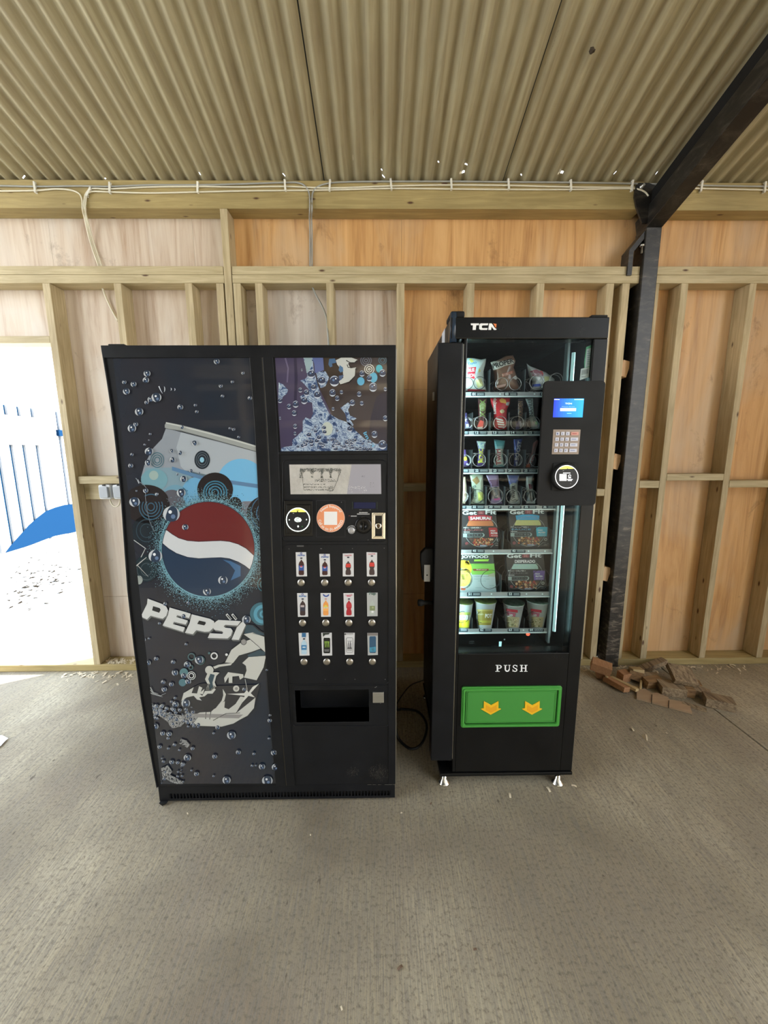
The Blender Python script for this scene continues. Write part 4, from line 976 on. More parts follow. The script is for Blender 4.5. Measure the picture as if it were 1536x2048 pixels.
# support sticker
ST = Art(on_panel, s_); ST.h = .0012
ST.rough = .5
ST.disc(658, 805, 166, (.80, .30, .14), n=48); ST.h = .0015; ST.ring(658, 805, 166, 7, (.80, .50, .38), n=48)
ST.rect(580, 728, 735, 885, (.80, .79, .78))
ST.text('Need Support?', 0, 0, 1, 36, (.85, .80, .76), arc=(658, 805, 118, -56, 60), bold=.02)
ST.text('Call us on 01-4448222', 0, 0, 1, 34, (.85, .80, .76), arc=(658, 805, 150, 262, 100), bold=.02)
ST.build('support_sticker', door, 'round orange support sticker with white lettering')
SF = Art(on_panel, s_); SF.h = .0008
for pts in ([(488, 598), (828, 598), (828, 1028), (488, 1028)],):
    SF.line(pts+[pts[0]], 4, (.03, .03, .034))
SF.h = .0012; SF.rect(930, 618, 1190, 692, P('lcd', (.004, .005, .04), .15)); SF.line([(915, 610), (915, 700)], 5, (.03, .05, .04)); SF.line([(1207, 612), (1207, 700)], 5, (.03, .05, .04))
random.seed(2)
for x0, x1, y, h_ in ((995, 1095, 733, 10), (970, 1118, 751, 11), (897, 965, 776, 10)):
    x = x0
    while x < x1:
        w_ = random.uniform(4, 8); SF.rect(x, y, min(x+w_, x1), y+h_, (.55, .55, .55)); x += w_+2
for x in (998, 1008, 1018, 1118, 1126): SF.rect(x, 705, x+6, 710, (.3, .3, .3))
SF.disc(878, 778, 4, (.4, .1, .08)); SF.text('COIN RETURN', 0, 0, 1, 12, (.45, .45, .45), arc=(905, 948, 46, -80, 85), bold=.03)
SF.rect(258, 1127, 340, 1142, (.09, .09, .09))
for x, y in ((165, 1168), (540, 1165), (550, 1166), (915, 1165), (1290, 1160), (1100, 1062), (785, 617)): SF.disc(x, y, 6, (.10, .10, .10), n=8)
SF.ring(1042, 822, 36, 5, (.10, .10, .10), a0=190, a1=260, n=8); SF.ring(1042, 822, 36, 5, (.06, .06, .06), a0=270, a1=360, n=8); SF.ring(1040, 955, 36, 5, (.12, .12, .12), a0=20, a1=70, n=8)
SF.build('panel_marks', door)
q = onP(*s_(1045, 890)); bm = bmesh.new(); lathe(bm, q, (0, -1, 0), [(0, .030), (.003, .030), (.005, .026), (.005, .004), (.002, .004)], 28); box(bm, q.x-.0016, q.x+.0016, q.y-.0065, q.y, q.z-.014, q.z+.014); part('coin_slot', bm, BLACKG, door)
q = onP(*s_(905, 948)); bm = bmesh.new(); lathe(bm, q, (0, -1, 0), [(0, .0125), (.005, .0125), (.007, .011), (.0075, .004)], 24); part('coin_return_button', bm, P('silver_plastic', (.42, .42, .43), .35, .5), door)
bm = bmesh.new()
x0, y0, x1, y1 = 1143, 742, 1303, 1050
for k, (ins, hh) in enumerate(((0, .003), (14, .006), (30, .0085))):
    pass
def frame_px(bm, x0, y0, x1, y1, w_, o0, o1):
    pbox(bm, x0, y0, x0+w_, y1, o0, o1, s_); pbox(bm, x1-w_, y0, x1, y1, o0, o1, s_); pbox(bm, x0+w_, y0, x1-w_, y0+w_*.8, o0, o1, s_); pbox(bm, x0+w_, y1-w_*.8, x1-w_, y1, o0, o1, s_)
frame_px(bm, 1143, 742, 1303, 1050, 16, 0, .004); frame_px(bm, 1160, 757, 1287, 1036, 12, 0, .008); frame_px(bm, 1174, 770, 1272, 1024, 8, 0, .005)
lk = part('lock_frame', bm, CHROME, door, .0006)
bm = bmesh.new(); pbox(bm, 1182, 776, 1264, 1018, .0005, .002, s_); part('lock_plate', bm, BLACKG, lk)
q = onP(*s_(1222, 893)); bm = bmesh.new(); lathe(bm, q, (0, -1, 0), [(.0, .0115), (.008, .0115), (.012, .0095), (.012, .0065), (.009, .0065)], 24); part('lock_cylinder', bm, CHROME, lk)
bm = bmesh.new(); lathe(bm, q+Vector((0, -.009, 0)), (0, -1, 0), [(0, .006), (.002, .006), (.0025, .003)], 16); part('key_barrel', bm, P('barrel', (.12, .08, .05), .4, 1.), lk)
# ---- selection cards and buttons
t_ = lambda x, y: (560+x/6.4, 1080+y/6.4)
CARDS = [
 ((200, 157, 335, 155, 347, 465, 210, 468), (273, 541), 'pepsi', (.02, .06, .25), (.05, .02, .02)),
 ((503, 178, 637, 178, 645, 465, 512, 468), (575, 541), 'pepsi', (.02, .06, .25), (.05, .02, .02)),
 ((803, 172, 942, 170, 945, 466, 803, 466), (874, 539), 'cola', (.45, .03, .03), (.03, .01, .01)),
 ((1107, 155, 1243, 160, 1243, 465, 1112, 466), (1172, 539), 'cola', (.45, .03, .05), (.03, .01, .01)),
 ((218, 680, 353, 678, 360, 982, 230, 984), (291, 1056), 'pepsimax', (.02, .02, .03), (.10, .03, .03)),
 ((518, 679, 650, 679, 650, 982, 526, 983), (588, 1054), 'orange', (.75, .30, .08), (.60, .40, .1)),
 ((812, 680, 946, 678, 950, 980, 822, 982), (883, 1053), 'cola0', (.40, .02, .03), (.40, .02, .03)),
 ((1112, 676, 1250, 673, 1250, 975, 1116, 977), (1178, 1052), 'clear', (.30, .36, .32), (.22, .24, .16)),
 ((236, 1190, 365, 1186, 379, 1478, 250, 1481), (310, 1552), 'water', (.06, .22, .42), (.30, .45, .58)),
 ((528, 1187, 663, 1186, 668, 1478, 540, 1480), (601, 1552), 'can', (.012, .014, .012), (.25, .40, .05)),
 ((824, 1187, 957, 1187, 950, 1468, 833, 1470), (894, 1551), 'canw', (.60, .60, .60), (.05, .05, .05)),
 ((1117, 1188, 1252, 1188, 1253, 1472, 1125, 1476), (1184, 1550), 'canb', (.035, .09, .16), (.10, .30, .40))]
for q8, (bx, by), kind, colA, colB in CARDS:
    T = Art(on_panel, t_); T.rough = .35
    x0, y0, x1, y1_, x2, y2, x3, y3 = q8
    T.h = .0010; T.poly([(x0, y0), (x1, y1_), (x2, y2), (x3, y3)], (.60, .60, .60) if kind != 'clear' and kind != 'canb' else (.40, .41, .40))
    cx = (x0+x1+x2+x3)/4; T.h = .0013; lean = (x3-x0)*.25; cy = (y0+y3)/2
    def bottle(w_, top, bot, m, waist=1.):
        pts = []; n_ = [(-.0, .22), (.07, .26), (.16, .75), (.30, 1.), (.45, 1.), (.58, .85*waist), (.72, .95), (.9, 1.), (.97, .9), (1, .6)]
        L = [(cx-w_*k, top+(bot-top)*f) for f, k in n_]; Rr = [(cx+w_*k, top+(bot-top)*f) for f, k in n_][::-1]
        T.poly(L+Rr, m)
    if kind in ('pepsi', 'pepsimax', 'cola', 'cola0', 'orange', 'water', 'clear'):
        top, bot = y0+(95 if kind != 'water' else 85), y3-18
        if kind in ('cola',): top = y0+100
        body = {'pepsi': (.05, .015, .015), 'pepsimax': (.05, .03, .03), 'cola': (.05, .03, .03), 'cola0': (.38, .02, .03), 'orange': (.78, .32, .08), 'water': (.42, .58, .68), 'clear': (.42, .46, .42)}[kind]
        bottle(35 if kind != 'clear' else 30, top, bot, body, .8 if kind.startswith('cola') else 1)
        T.h = .0016
        hgt = bot-top
        T.rect(cx-34, top+hgt*.38, cx+34, top+hgt*.70, {'pepsi': (.03, .08, .30), 'pepsimax': (.04, .04, .06), 'cola': (.60, .05, .04), 'cola0': (.45, .03, .04), 'orange': (.85, .42, .12), 'water': (.05, .20, .40), 'clear': (.20, .24, .12)}[kind]) if kind not in ('cola', 'cola0') else T.rect(cx-30, top+hgt*.18, cx+30, top+hgt*.44, (.60, .05, .04) if kind == 'cola' else (.5, .04, .05))
        T.h = .0018
        if kind == 'pepsi': T.disc(cx, top+hgt*.47, 17, (.55, .56, .6), n=14); T.h = .002; T.poly([(cx-17, top+hgt*.47-4), (cx-10, top+hgt*.47-16), (cx+8, top+hgt*.47-16), (cx+17, top+hgt*.47-6), (cx, top+hgt*.47)], (.5, .03, .04)); T.poly([(cx-16, top+hgt*.47+6), (cx, top+hgt*.47+8), (cx+17, top+hgt*.47), (cx+8, top+hgt*.47+16), (cx-8, top+hgt*.47+16)], (.03, .10, .45))
        if kind == 'pepsimax': T.rect(cx-26, top+60, cx+20, top+85, (.45, .38, .38))
        if kind == 'orange': T.disc(cx, top+hgt*.42, 22, (.70, .62, .10), n=14); T.rect(cx-26, top+hgt*.45, cx+26, top+hgt*.53, (.75, .70, .6))
        if kind == 'clear': T.rect(cx-12, top+hgt*.72, cx+16, top+hgt*.85, (.75, .75, .75)); T.disc(cx+6, top+hgt*.5, 12, (.35, .40, .20), n=12)
        if kind == 'water': T.rect(cx-28, y0, cx+24, y0+54, (.04, .14, .28)); T.rect(cx-20, top+hgt*.48, cx+20, top+hgt*.56, (.5, .6, .66))
        if kind != 'clear': T.rect(cx-14, y0+(68 if kind != 'cola' else 42), cx+14, y0+(84 if kind != 'cola' else 58), (.02, .02, .04) if kind != 'orange' else (.5, .25, .2))
        word = {'pepsi': ('PEPSI', (.02, .10, .40)), 'pepsimax': ('PEPSI', (.02, .16, .45)), 'cola': ('Coca-Cola', (.55, .05, .10)), 'cola0': ('Coca-Cola', (.55, .08, .14)), 'orange': ('', 0), 'water': ('', 0), 'clear': ('7up', (.03, .10, .08))}[kind]
        if word[0]: T.text(word[0], cx-46, y0+(50 if 'pepsi' in kind else 36), 90, 18 if kind != 'clear' else 46, word[1], rot=4 if 'cola' in kind else 0, bold=.02)
        if kind in ('pepsi', 'pepsimax'): T.ring(cx-2, y0+16, 14, 6, (.03, .06, .3), n=14)
        if kind == 'orange': T.ring(cx+4, y0+6, 44, 16, (.04, .08, .32), a0=20, a1=165, n=14)
        if kind == 'cola0': T.rect(cx-28, y0+34, cx+26, y0+44, (.55, .08, .14))
    else:
        top, bot, w_ = y0+(65 if kind != 'canb' else 45), y3-30, 42
        T.poly([(cx-w_*.8, top), (cx+w_*.8, top), (cx+w_, top+14), (cx+w_, bot-14), (cx+w_*.8, bot), (cx-w_*.8, bot), (cx-w_, bot-14), (cx-w_, top+14)], colA)
        T.h = .0016
        if kind == 'canw': T.line([(cx-w_*.8, top), (cx+w_*.8, top), (cx+w_, top+14), (cx+w_, bot-14), (cx+w_*.8, bot), (cx-w_*.8, bot), (cx-w_, bot-14), (cx-w_, top+14), (cx-w_*.8, top)], 4, (.10, .10, .10)); T.rect(cx-30, top+40, cx+28, top+140, (.08, .08, .09))
        T.h = .0019
        if kind == 'canb': T.poly([(cx-40, bot-70), (cx+40, bot-80), (cx+40, bot-16), (cx-38, bot-14)], (.06, .26, .38)); T.disc(cx, bot-45, 16, (.3, .45, .5), n=14)
        else:
            cg = (.30, .48, .08) if kind == 'can' else (.7, .7, .7)
            for dx in (-22, 0, 22): T.poly([(cx+dx-8, top+45), (cx+dx+9, top+45), (cx+dx+5, top+75), (cx+dx+8, top+110), (cx+dx, top+130), (cx+dx-2, top+90), (cx+dx-5, top+70)], cg)
            T.rect(cx-34, bot-48, cx+32, bot-40, (.25, .25, .25)); T.rect(cx-30, bot-32, cx+30, bot-24, (.25, .25, .25))
        if kind == 'can': T.poly([(x0+18, y0+3), (x1-25, y0+2), (x1-40, y0+22), (x0+50, y0+26), (x0+25, y0+50)], (.03, .04, .03))
        if kind == 'canb': T.rect(x0+4, y0+2, x1-4, y0+36, (.20, .18, .17))
        if kind == 'canw': T.rect(x0+30, y0+3, x1-20, y0+22, (.35, .35, .35)); T.disc(x0+12, y0+18, 12, (.1, .1, .1), n=10)
    T.build('selection_card', door, {'pepsi': 'white card with a blue labelled cola bottle', 'cola': 'white card with a red labelled cola bottle', 'pepsimax': 'white card with a black cola bottle', 'orange': 'white card with an orange drink bottle', 'cola0': 'white card with an all red bottle', 'clear': 'greyish card with a clear bottle', 'water': 'white card with a blue water bottle', 'can': 'white card with a black can and green claw mark', 'canw': 'white card with a white can', 'canb': 'grey card with a blue can'}[kind])
    q = onP(*t_(bx, by)); bm = bmesh.new(); lathe(bm, q, (0, -1, 0), [(0, .0135), (.004, .0135), (.0065, .0115), (.0072, .004)], 20); lathe(bm, q, (0, -1, 0), [(0, .016), (.002, .016)], 20, 1)
    part('select_button', bm, [P('button_metal', (.50, .47, .42), .32, 1.), BLACKM], door)
# hatch latch, scuffs
v_ = lambda x, y: (540+x/4.267, 1330+y/4.267)
q = [onP(*v_(*p)) for p in ((877, 228), (972, 314))]
bm = bmesh.new(); box(bm, q[0].x, q[1].x, q[0].y-.004, q[0].y+.002, q[1].z, q[0].z); box(bm, q[0].x, q[1].x, q[0].y-.006, q[0].y-.004, (q[0].z*.6+q[1].z*.4), q[0].z); part('hatch_lock', bm, ZINC, door, .001)
W = Art(on_panel, v_); W.h = .0008; W.rough = .6; random.seed(12)
for cx, cy, rx, ry, n in ((930, 925, 95, 75, 300), (710, 915, 60, 40, 90)):
    for _ in range(n):
        a = random.uniform(0, 2*PI); rr = random.uniform(.1, 1); x, y = cx+rx*rr*math.cos(a), cy+ry*rr*math.sin(a)
        if y > 1003: continue
        W.line([(x, y), (x+random.uniform(-7, 7), y-random.uniform(3, 14))], random.uniform(.8, 2), random.choice([(.05, .045, .04), (.08, .07, .06), (.035, .03, .028)]))
for _ in range(26):
    x = random.uniform(830, 1060); W.line([(x, 1022), (x+random.uniform(3, 20), 1022)], 2, (.22, .20, .17))
for x, y in ((895, 192), (905, 188), (468, 125), (722, 124), (980, 125), (1008, 186), (940, 330)): W.line([(x, y), (x+6, y-4)], 5, (.2, .2, .2))
W.build('scuff_marks', door)

# ============================================================ SNACK MACHINE
YT = -.899
sm = thing('snack_vending_machine', 'tall narrow black snack vending machine with glass front, keypad panel and green push flap', 'vending machine', (.53, -.55, 0))
fY = lambda y: (lambda px, py, h: onY(px, py, y-h))
BX0, BX1, BT = .252, .803, 1.861
bm = bmesh.new()
box(bm, BX0, BX0+.03, -.838, -.23, .062, BT); box(bm, BX1-.025, BX1-.003, -.838, -.23, .062, BT); box(bm, BX0+.03, BX1-.025, -.26, -.23, .062, BT)
box(bm, BX0+.03, BX1-.025, -.838, -.26, BT-.03, BT); box(bm, BX0+.03, BX1-.025, -.838, -.26, .062, .50)
part('cabinet', bm, BLACK, sm, .003)
bm = bmesh.new()
LIN = cabmat('dark_liner', (.012, .013, .014), .35)
box(bm, BX0+.031, BX0+.035, -.835, -.262, .50, BT-.031); box(bm, BX1-.030, BX1-.0255, -.835, -.262, .50, BT-.031); box(bm, BX0+.035, BX1-.030, -.265, -.261, .50, BT-.031)
box(bm, BX0+.035, BX1-.030, -.835, -.265, .501, .506); box(bm, BX0+.035, BX1-.030, -.835, -.265, BT-.036, BT-.031)
part('inner_liner', bm, LIN, sm)
bm = bmesh.new(); box(bm, .716, .722, -.80, -.30, .62, 1.80); part('delivery_wall', bm, LIN, sm)
WL, WR, WT, WB = .3105, .7545, 1.790, .603
DL = .2985
bm = bmesh.new()
box(bm, DL, WL, YT, -.841, .066, WT); box(bm, WR, BX1+.002, YT, -.841, .066, WT); box(bm, WL, WR, YT, -.841, .066, WB)
box(bm, BX0, BX1+.002, YT, -.841, WT, BT)
sd_ = part('door', bm, BLACKG, sm, .003)
bm = bmesh.new(); box(bm, WL, WR, -.890, -.886, WB, WT); part('glass', bm, GLASS, sd_)
bm = bmesh.new(); box(bm, DL-.002, DL, YT-.0005, -.86, .13, 1.772); part('edge_strip', bm, P('edge_reflection', (.60, .58, .52), .25, 1.), sd_)  # reflection along the door edge put in as a pale metal strip
bm = bmesh.new(); box(bm, BX1+.002, BX1+.0035, YT+.004, -.85, .08, BT-.02); part('edge_strip', bm, P('edge_highlight', (.50, .46, .40), .3, 1.), sd_)  # highlight on the rounded door corner put in as a metal strip
bm = bmesh.new(); box(bm, .207, DL-.003, -.903, -.842, .124, 1.777); part('side_column', bm, BLACK, sm, .004)
bm = bmesh.new(); box(bm, BX0-.001, .30, -.895, -.80, BT+.0005, BT+.022); part('hinge_cap', bm, BLACKM, sm, .006)
bm = bmesh.new(); lathe(bm, (.262, -.888, 1.779), (0, 0, 1), [(0, .0125), (.098, .0125)], 20); part('hinge_post', bm, P('blue_black', (.02, .035, .06), .25), sm)
bm = bmesh.new(); box(bm, .745, .803, -.89, -.82, BT+.0005, BT+.010); part('hinge_cap', bm, BLACKM, sm, .003)
bm = bmesh.new(); box(bm, BX0-.006, BX1+.004, -.902, -.26, .047, .0615); box(bm, BX0, BX1, -.88, -.26, .040, .047); part('plinth', bm, BLACKG, sm, .003)
for x, y in ((.268, -.878), (.752, -.888), (.268, -.30), (.752, -.30)):
    bm = bmesh.new(); lathe(bm, (x, y, 0), (0, 0, 1), [(0, .027), (.004, .027), (.008, .024), (.024, .012), (.040, .010)], 24); part('levelling_foot', bm, CHROME, sm)
# side fittings
hz = lambda py: onY(850, py, -.86).z
bm = bmesh.new(); prism(bm, [(.207, hz(1096)), (.175, hz(1096)), (.158, hz(1105)), (.158, hz(1122)), (.166, hz(1158)), (.207, hz(1158))], -.875, -.845); hd = part('side_handle', bm, BLACKM, sm, .003)
bm = bmesh.new(); box(bm, .171, .195, -.880, -.8755, hz(1160), hz(1127)); part('lock_plate', bm, P('lock_grey', (.30, .29, .27), .5), hd, .001)
bm = bmesh.new(); lathe(bm, (.183, -.880, hz(1147)), (0, -1, 0), [(0, .003), (.001, .003)], 8); part('keyhole', bm, VOID, hd)
bm = bmesh.new(); lathe(bm, (.207, -.862, hz(1205)), (-1, 0, 0), [(0, .008), (.03, .009), (.042, .014), (.056, .013), (.058, .008)], 14); part('side_knob', bm, BLACKM, sm)
q0 = onX(888, 671, BX0-.001); bm = bmesh.new(); box(bm, BX0-.0012, BX0-.0004, q0.y-.02, q0.y+.05, q0.z-.03, q0.z+.02); part('side_label', bm, P('label_white', (.55, .58, .64), .5), sm)
q0 = onX(868, 793, BX0); bm = bmesh.new(); box(bm, BX0-.006, BX0, q0.y-.012, q0.y+.012, q0.z-.018, q0.z+.018); part('side_catch', bm, P('catch_grey', (.4, .39, .36), .4), sm)
# logo
g_ = lambda x, y: (840+x/3.84, 620+y/3.84)
Lg = Art(fY(YT), g_); Lg.h = .0006; LW = P('logo_white', (.85, .85, .85), .4)
Lg.poly([(390, 103), (455, 103), (451, 117), (432, 117), (428, 153), (404, 153), (407, 117), (392, 117)], LW)
Lg.poly([(466, 103), (525, 103), (521, 118), (482, 118), (476, 123), (475, 133), (480, 139), (520, 139), (516, 153), (466, 153), (454, 146), (455, 112)], LW)
Lg.poly([(531, 103), (551, 103), (572, 134), (580, 142), (588, 146), (584, 153), (568, 153), (549, 127), (546, 153), (524, 153)], LW)
Lg.poly([(562, 103), (588, 107), (584, 138), (577, 130)], P('logo_orange', (.75, .20, .05), .4))
Lg.build('maker_logo', sd_, 'white maker lettering with an orange corner')
# PUSH in slab serif
h_ = lambda x, y: (900+x/5.486, 1170+y/5.486)
PU = Art(fY(YT), h_); PU.h = .0006
def R_(x0, y0, x1, y1): PU.poly([(x0, y0), (x1, y0), (x1, y1), (x0, y1)], LW)
R_(500, 877, 545, 884); R_(512, 877, 530, 950); R_(498, 945, 545, 952)
PU.ring(541, 898, 27, 14, LW, ry=21, a0=-90, a1=90, n=14); R_(530, 877, 543, 884); R_(530, 912, 543, 919)
PU.h = .0007
R_(590, 877, 628, 884); R_(640, 877, 664, 884); R_(600, 877, 615, 925); R_(648, 877, 656, 925); PU.ring(628, 922, 28, 13, LW, ry=31, a0=0, a1=180, n=18)
PU.h = .0008
PU.ring(713, 895, 24, 10, LW, ry=19, a0=95, a1=335, n=18); PU.ring(713, 932, 26, 12, LW, ry=21, a0=-100, a1=160, n=20); R_(732, 880, 738, 902); R_(686, 925, 692, 950)
PU.h = .0009
R_(768, 877, 803, 884); R_(815, 877, 850, 884); R_(766, 945, 801, 952); R_(813, 945, 850, 952); R_(778, 877, 793, 952); R_(823, 877, 838, 952); R_(793, 908, 823, 916)
PU.build('push_lettering', sd_, 'white serif word PUSH')
# green flap
k_ = lambda x, y: onY(840+x/4.518, 1300+y/4.518, YT)
GR = P('green_plastic', (.06, .30, .045), .35); GRD = P('green_inner', (.055, .26, .045), .38); YE = P('yellow_plastic', (.85, .48, .015), .4)
A0, A1 = k_(371, 505), k_(1264, 505); zt_, zb_ = k_(800, 323).z, k_(800, 685).z
X0, X1 = A0.x, A1.x
def ringprism(bm, o, i, ya, yb):
    n = len(o); fo = [bm.verts.new((x, ya, z)) for x, z in o]; fi = [bm.verts.new((x, ya, z)) for x, z in i]; ko = [bm.verts.new((x, yb, z)) for x, z in o]; ki = [bm.verts.new((x, yb, z)) for x, z in i]
    for a_ in range(n):
        b_ = (a_+1) % n
        for q in ((fo[a_], fo[b_], fi[b_], fi[a_]), (ko[b_], ko[a_], ki[a_], ki[b_]), (fo[b_], fo[a_], ko[a_], ko[b_]), (fi[a_], fi[b_], ki[b_], ki[a_])): bm.faces.new(q)
bm = bmesh.new()
wi = .0165*.75
ringprism(bm, rrect(X0, X1, zb_, zt_, .009), rrect(X0+.012, X1-.012, zb_+.012, zt_-.012, .006), YT-.008, YT)
ringprism(bm, rrect(X0+.0055, X1-.0055, zb_+.0055, zt_-.0055, .008), rrect(X0+.0135, X1-.0135, zb_+.0135, zt_-.0135, .006), YT-.013, YT)
fl = part('flap_frame', bm, GR, sd_, .0015)
bm = bmesh.new(); prism(bm, rrect(X0+.0175, X1-.0175, zb_+.0185, zt_-.016, .003), YT-.006, YT)
pf = part('push_flap', bm, GRD, fl, .001)
bm = bmesh.new(); ringprism(bm, rrect(X0+.024, X1-.024, zb_+.024, zt_-.022, .004), rrect(X0+.0255, X1-.0255, zb_+.0255, zt_-.0235, .003), YT-.0075, YT-.006); part('flap_rib', bm, GR, pf)
for ox in (0, 370):
    pts = [(573+ox, 450), (637+ox, 487), (704+ox, 450), (703+ox, 515), (728+ox, 520), (633+ox, 572), (543+ox, 520), (571+ox, 514)]
    w3 = [k_(*p) for p in pts]; bm = bmesh.new(); prism(bm, [(p.x, p.z) for p in w3], YT-.0095, YT-.006)
    cxx = sum(p.x for p in w3)/8; czz = sum(p.z for p in w3)/8
    ar = part('arrow', bm, YE, pf, .0006)
    bm = bmesh.new(); pin = [(590+ox, 482), (637+ox, 508), (686+ox, 482), (686+ox, 528), (633+ox, 553), (588+ox, 528)]
    prism(bm, [(k_(*p).x, k_(*p).z) for p in pin], YT-.0100, YT-.0095); part('arrow_inset', bm, P('yellow_deep', (.78, .36, .01), .45), ar)
# control panel
CPX0, CPX1, CPZ0, CPZ1 = .584, .8035, 1.200, 1.646
bm = bmesh.new(); prism(bm, rrect(CPX0, CPX1, CPZ0, CPZ1, .014), YT-.011, YT+.001); cp = part('control_panel', bm, BLACKM, sd_, .0015)
YC = YT-.011
y2 = lambda x, y: (1070+x/7.313, 740+y/7.313)
SC = Art(fY(YC), y2)
def EM(c, s): return P('screen', c, .3, emit=c, es=s)
SC.h = .0005
N_ = 12
for i in range(N_):
    t = i/N_; t2 = (i+1)/N_
    xa, xb = 280+438*t, 280+438*t2; xc, xd = 262+433*t, 262+433*t2
    SC.poly([(xa, 417), (xb, 417), (xd, 692), (xc, 692)], EM((.01+.0*t, .04+.28*t, .62+.1*t), .28))
SC.h = .0009; WE = EM((.75, .88, .9), .26)
SC.poly([(370, 558), (602, 558), (599, 601), (367, 601)], WE); SC.text('TCN', 442, 502, 98, 22, WE, bold=.03); SC.text('Please Enter', 395, 542, 190, 12, EM((.35, .6, .8), .2)); SC.rect(283, 425, 300, 437, WE); SC.rect(305, 425, 330, 435, WE); SC.rect(335, 427, 360, 435, WE); SC.rect(575, 424, 712, 438, EM((.35, .75, .85), .24)); SC.rect(468, 630, 535, 640, EM((.2, .6, .75), .2))
SC.build('screen', cp, 'small blue screen with a white entry field')
KP = Art(fY(YC), y2); KP.h = .0006; KP.poly([(268, 870), (668, 872), (636, 1232), (245, 1232)], P('keypad_plate', (.24, .19, .15), .35, .6)); kp = KP.build('keypad', cp, 'brushed bronze metal keypad plate')
keys = '1234567890'; ki = 0
for r in range(4):
    for c in range(4):
        off = -9*r
        xs_ = [(300, 357), (373, 430), (445, 503), (520, 636)][c]
        ya, yb = 905+82*r, 956+82*r
        p0, p1 = onY(*y2(xs_[0]+off, yb), YC), onY(*y2(xs_[1]+off, ya), YC)
        bm = bmesh.new(); box(bm, p0.x, p1.x, YC-.003, YC-.0005, p0.z, p1.z)
        kk = part('key', bm, P('key_red', (.62, .30, .24), .4) if (c == 3 and r == 0) else P('key_silver', (.50, .50, .56), .35, .3), kp, .0005)
        KA = Art(fY(YC-.003), y2); KA.h = .0004; kc = (.12, .14, .30)
        if c < 3:
            KA.text(['123', '456', '789', '*0#'][r][c], xs_[0]+off+20, yb-12, 20, 26, kc, bold=.02)
        else: KA.rect(xs_[0]+off+25, ya+18, xs_[1]+off-25, ya+32, (.45, .12, .10) if r == 0 else (.25, .28, .42))
        KA.build('key_mark', kk) if False else None
        KA.bm.free() if False else None
        o = mesh_obj('key_mark', KA.bm if not [v.__setattr__('co', KA.f(v.co.x, v.co.y, v[KA.lay])) for v in KA.bm.verts] else KA.bm, KA.mats, kp)
p0, p1 = onY(*y2(235, 1760), YC), onY(*y2(603, 1358), YC)
bm = bmesh.new(); box(bm, p0.x, p1.x, YC-.004, YC, p0.z, p1.z); rb = part('card_reader', bm, BLACKM, cp, .002)
qc = onY(*y2(465, 1562), YC-.02); bm = bmesh.new(); lathe(bm, (qc.x, YC-.004, qc.z), (0, -1, 0), [(0, .052), (.012, .050), (.0155, .047)], 40); part('reader_body', bm, BLACKM, rb)
R = Art(fY(YC-.0196), y2); R.h = .0004; R.disc(465, 1562, 162, (.004, .004, .005), n=44)
R.h = .0007; R.poly([(465+160*math.cos(math.radians(a)), 1562+160*math.sin(math.radians(a))) for a in range(224, 320, 8)], YEL)
LW2 = P('reader_lit', (.8, .8, .8), .4, emit=(.95, .95, 1), es=.28)
R.ring(465, 1562, 171, 11, LW2, n=48); R.rect(358, 1521, 463, 1621, P('reader_grey', (.7, .7, .7), .4, emit=(.8, .8, .85), es=.2)); R.rect(410, 1502, 517, 1512, LW2); R.ring(507, 1550, 22, 10, LW2, a0=30, a1=360); R.rect(487, 1570, 527, 1582, LW2); R.rect(470, 1595, 550, 1606, LW2); R.rect(480, 1612, 538, 1622, LW2)
R.h = .0010; R.disc(476, 1448, 9, (.02, .02, .01)); R.rect(455, 1423, 500, 1429, (.08, .08, .02)); R.disc(520, 1660, 10, (.06, .06, .06)); R.rect(405, 1468, 425, 1476, (.3, .3, .3))
R.build('reader_screen', rb, 'round white rimmed reader screen')
# stickers inside the glass, top right
TK = Art(fY(-.884), g_); TK.h = 0
TK.poly([(1277, 285), (1330, 262), (1335, 270), (1327, 400), (1316, 438), (1262, 448), (1262, 400)], P('sheet_green', (.10, .42, .22), .5)); TK.h = .0004
TK.poly([(1280, 302), (1328, 285), (1322, 380), (1314, 430), (1266, 442)], P('sheet_white', (.50, .60, .62), .5)); TK.poly([(1236, 452), (1304, 436), (1296, 515), (1226, 540)], P('sheet_white', (.60, .66, .66), .5)); TK.h = .0008
for i in range(9): TK.poly([(1243+i*6, 462-i*1.2), (1245+i*6+i % 2, 462-i*1.2), (1242+i*6+i % 2, 500-i*1.6), (1240+i*6, 500-i*1.6)], (.05, .06, .08))
for i in range(7): TK.rect(1283, 315+i*16, 1300+(i*7) % 18, 320+i*16, (.2, .3, .35))
TK.rect(1240, 512, 1272, 516, (.1, .1, .1))
TK.build('barcode_stickers', sd_, 'white and green stickers with a barcode in the top right of the glass')
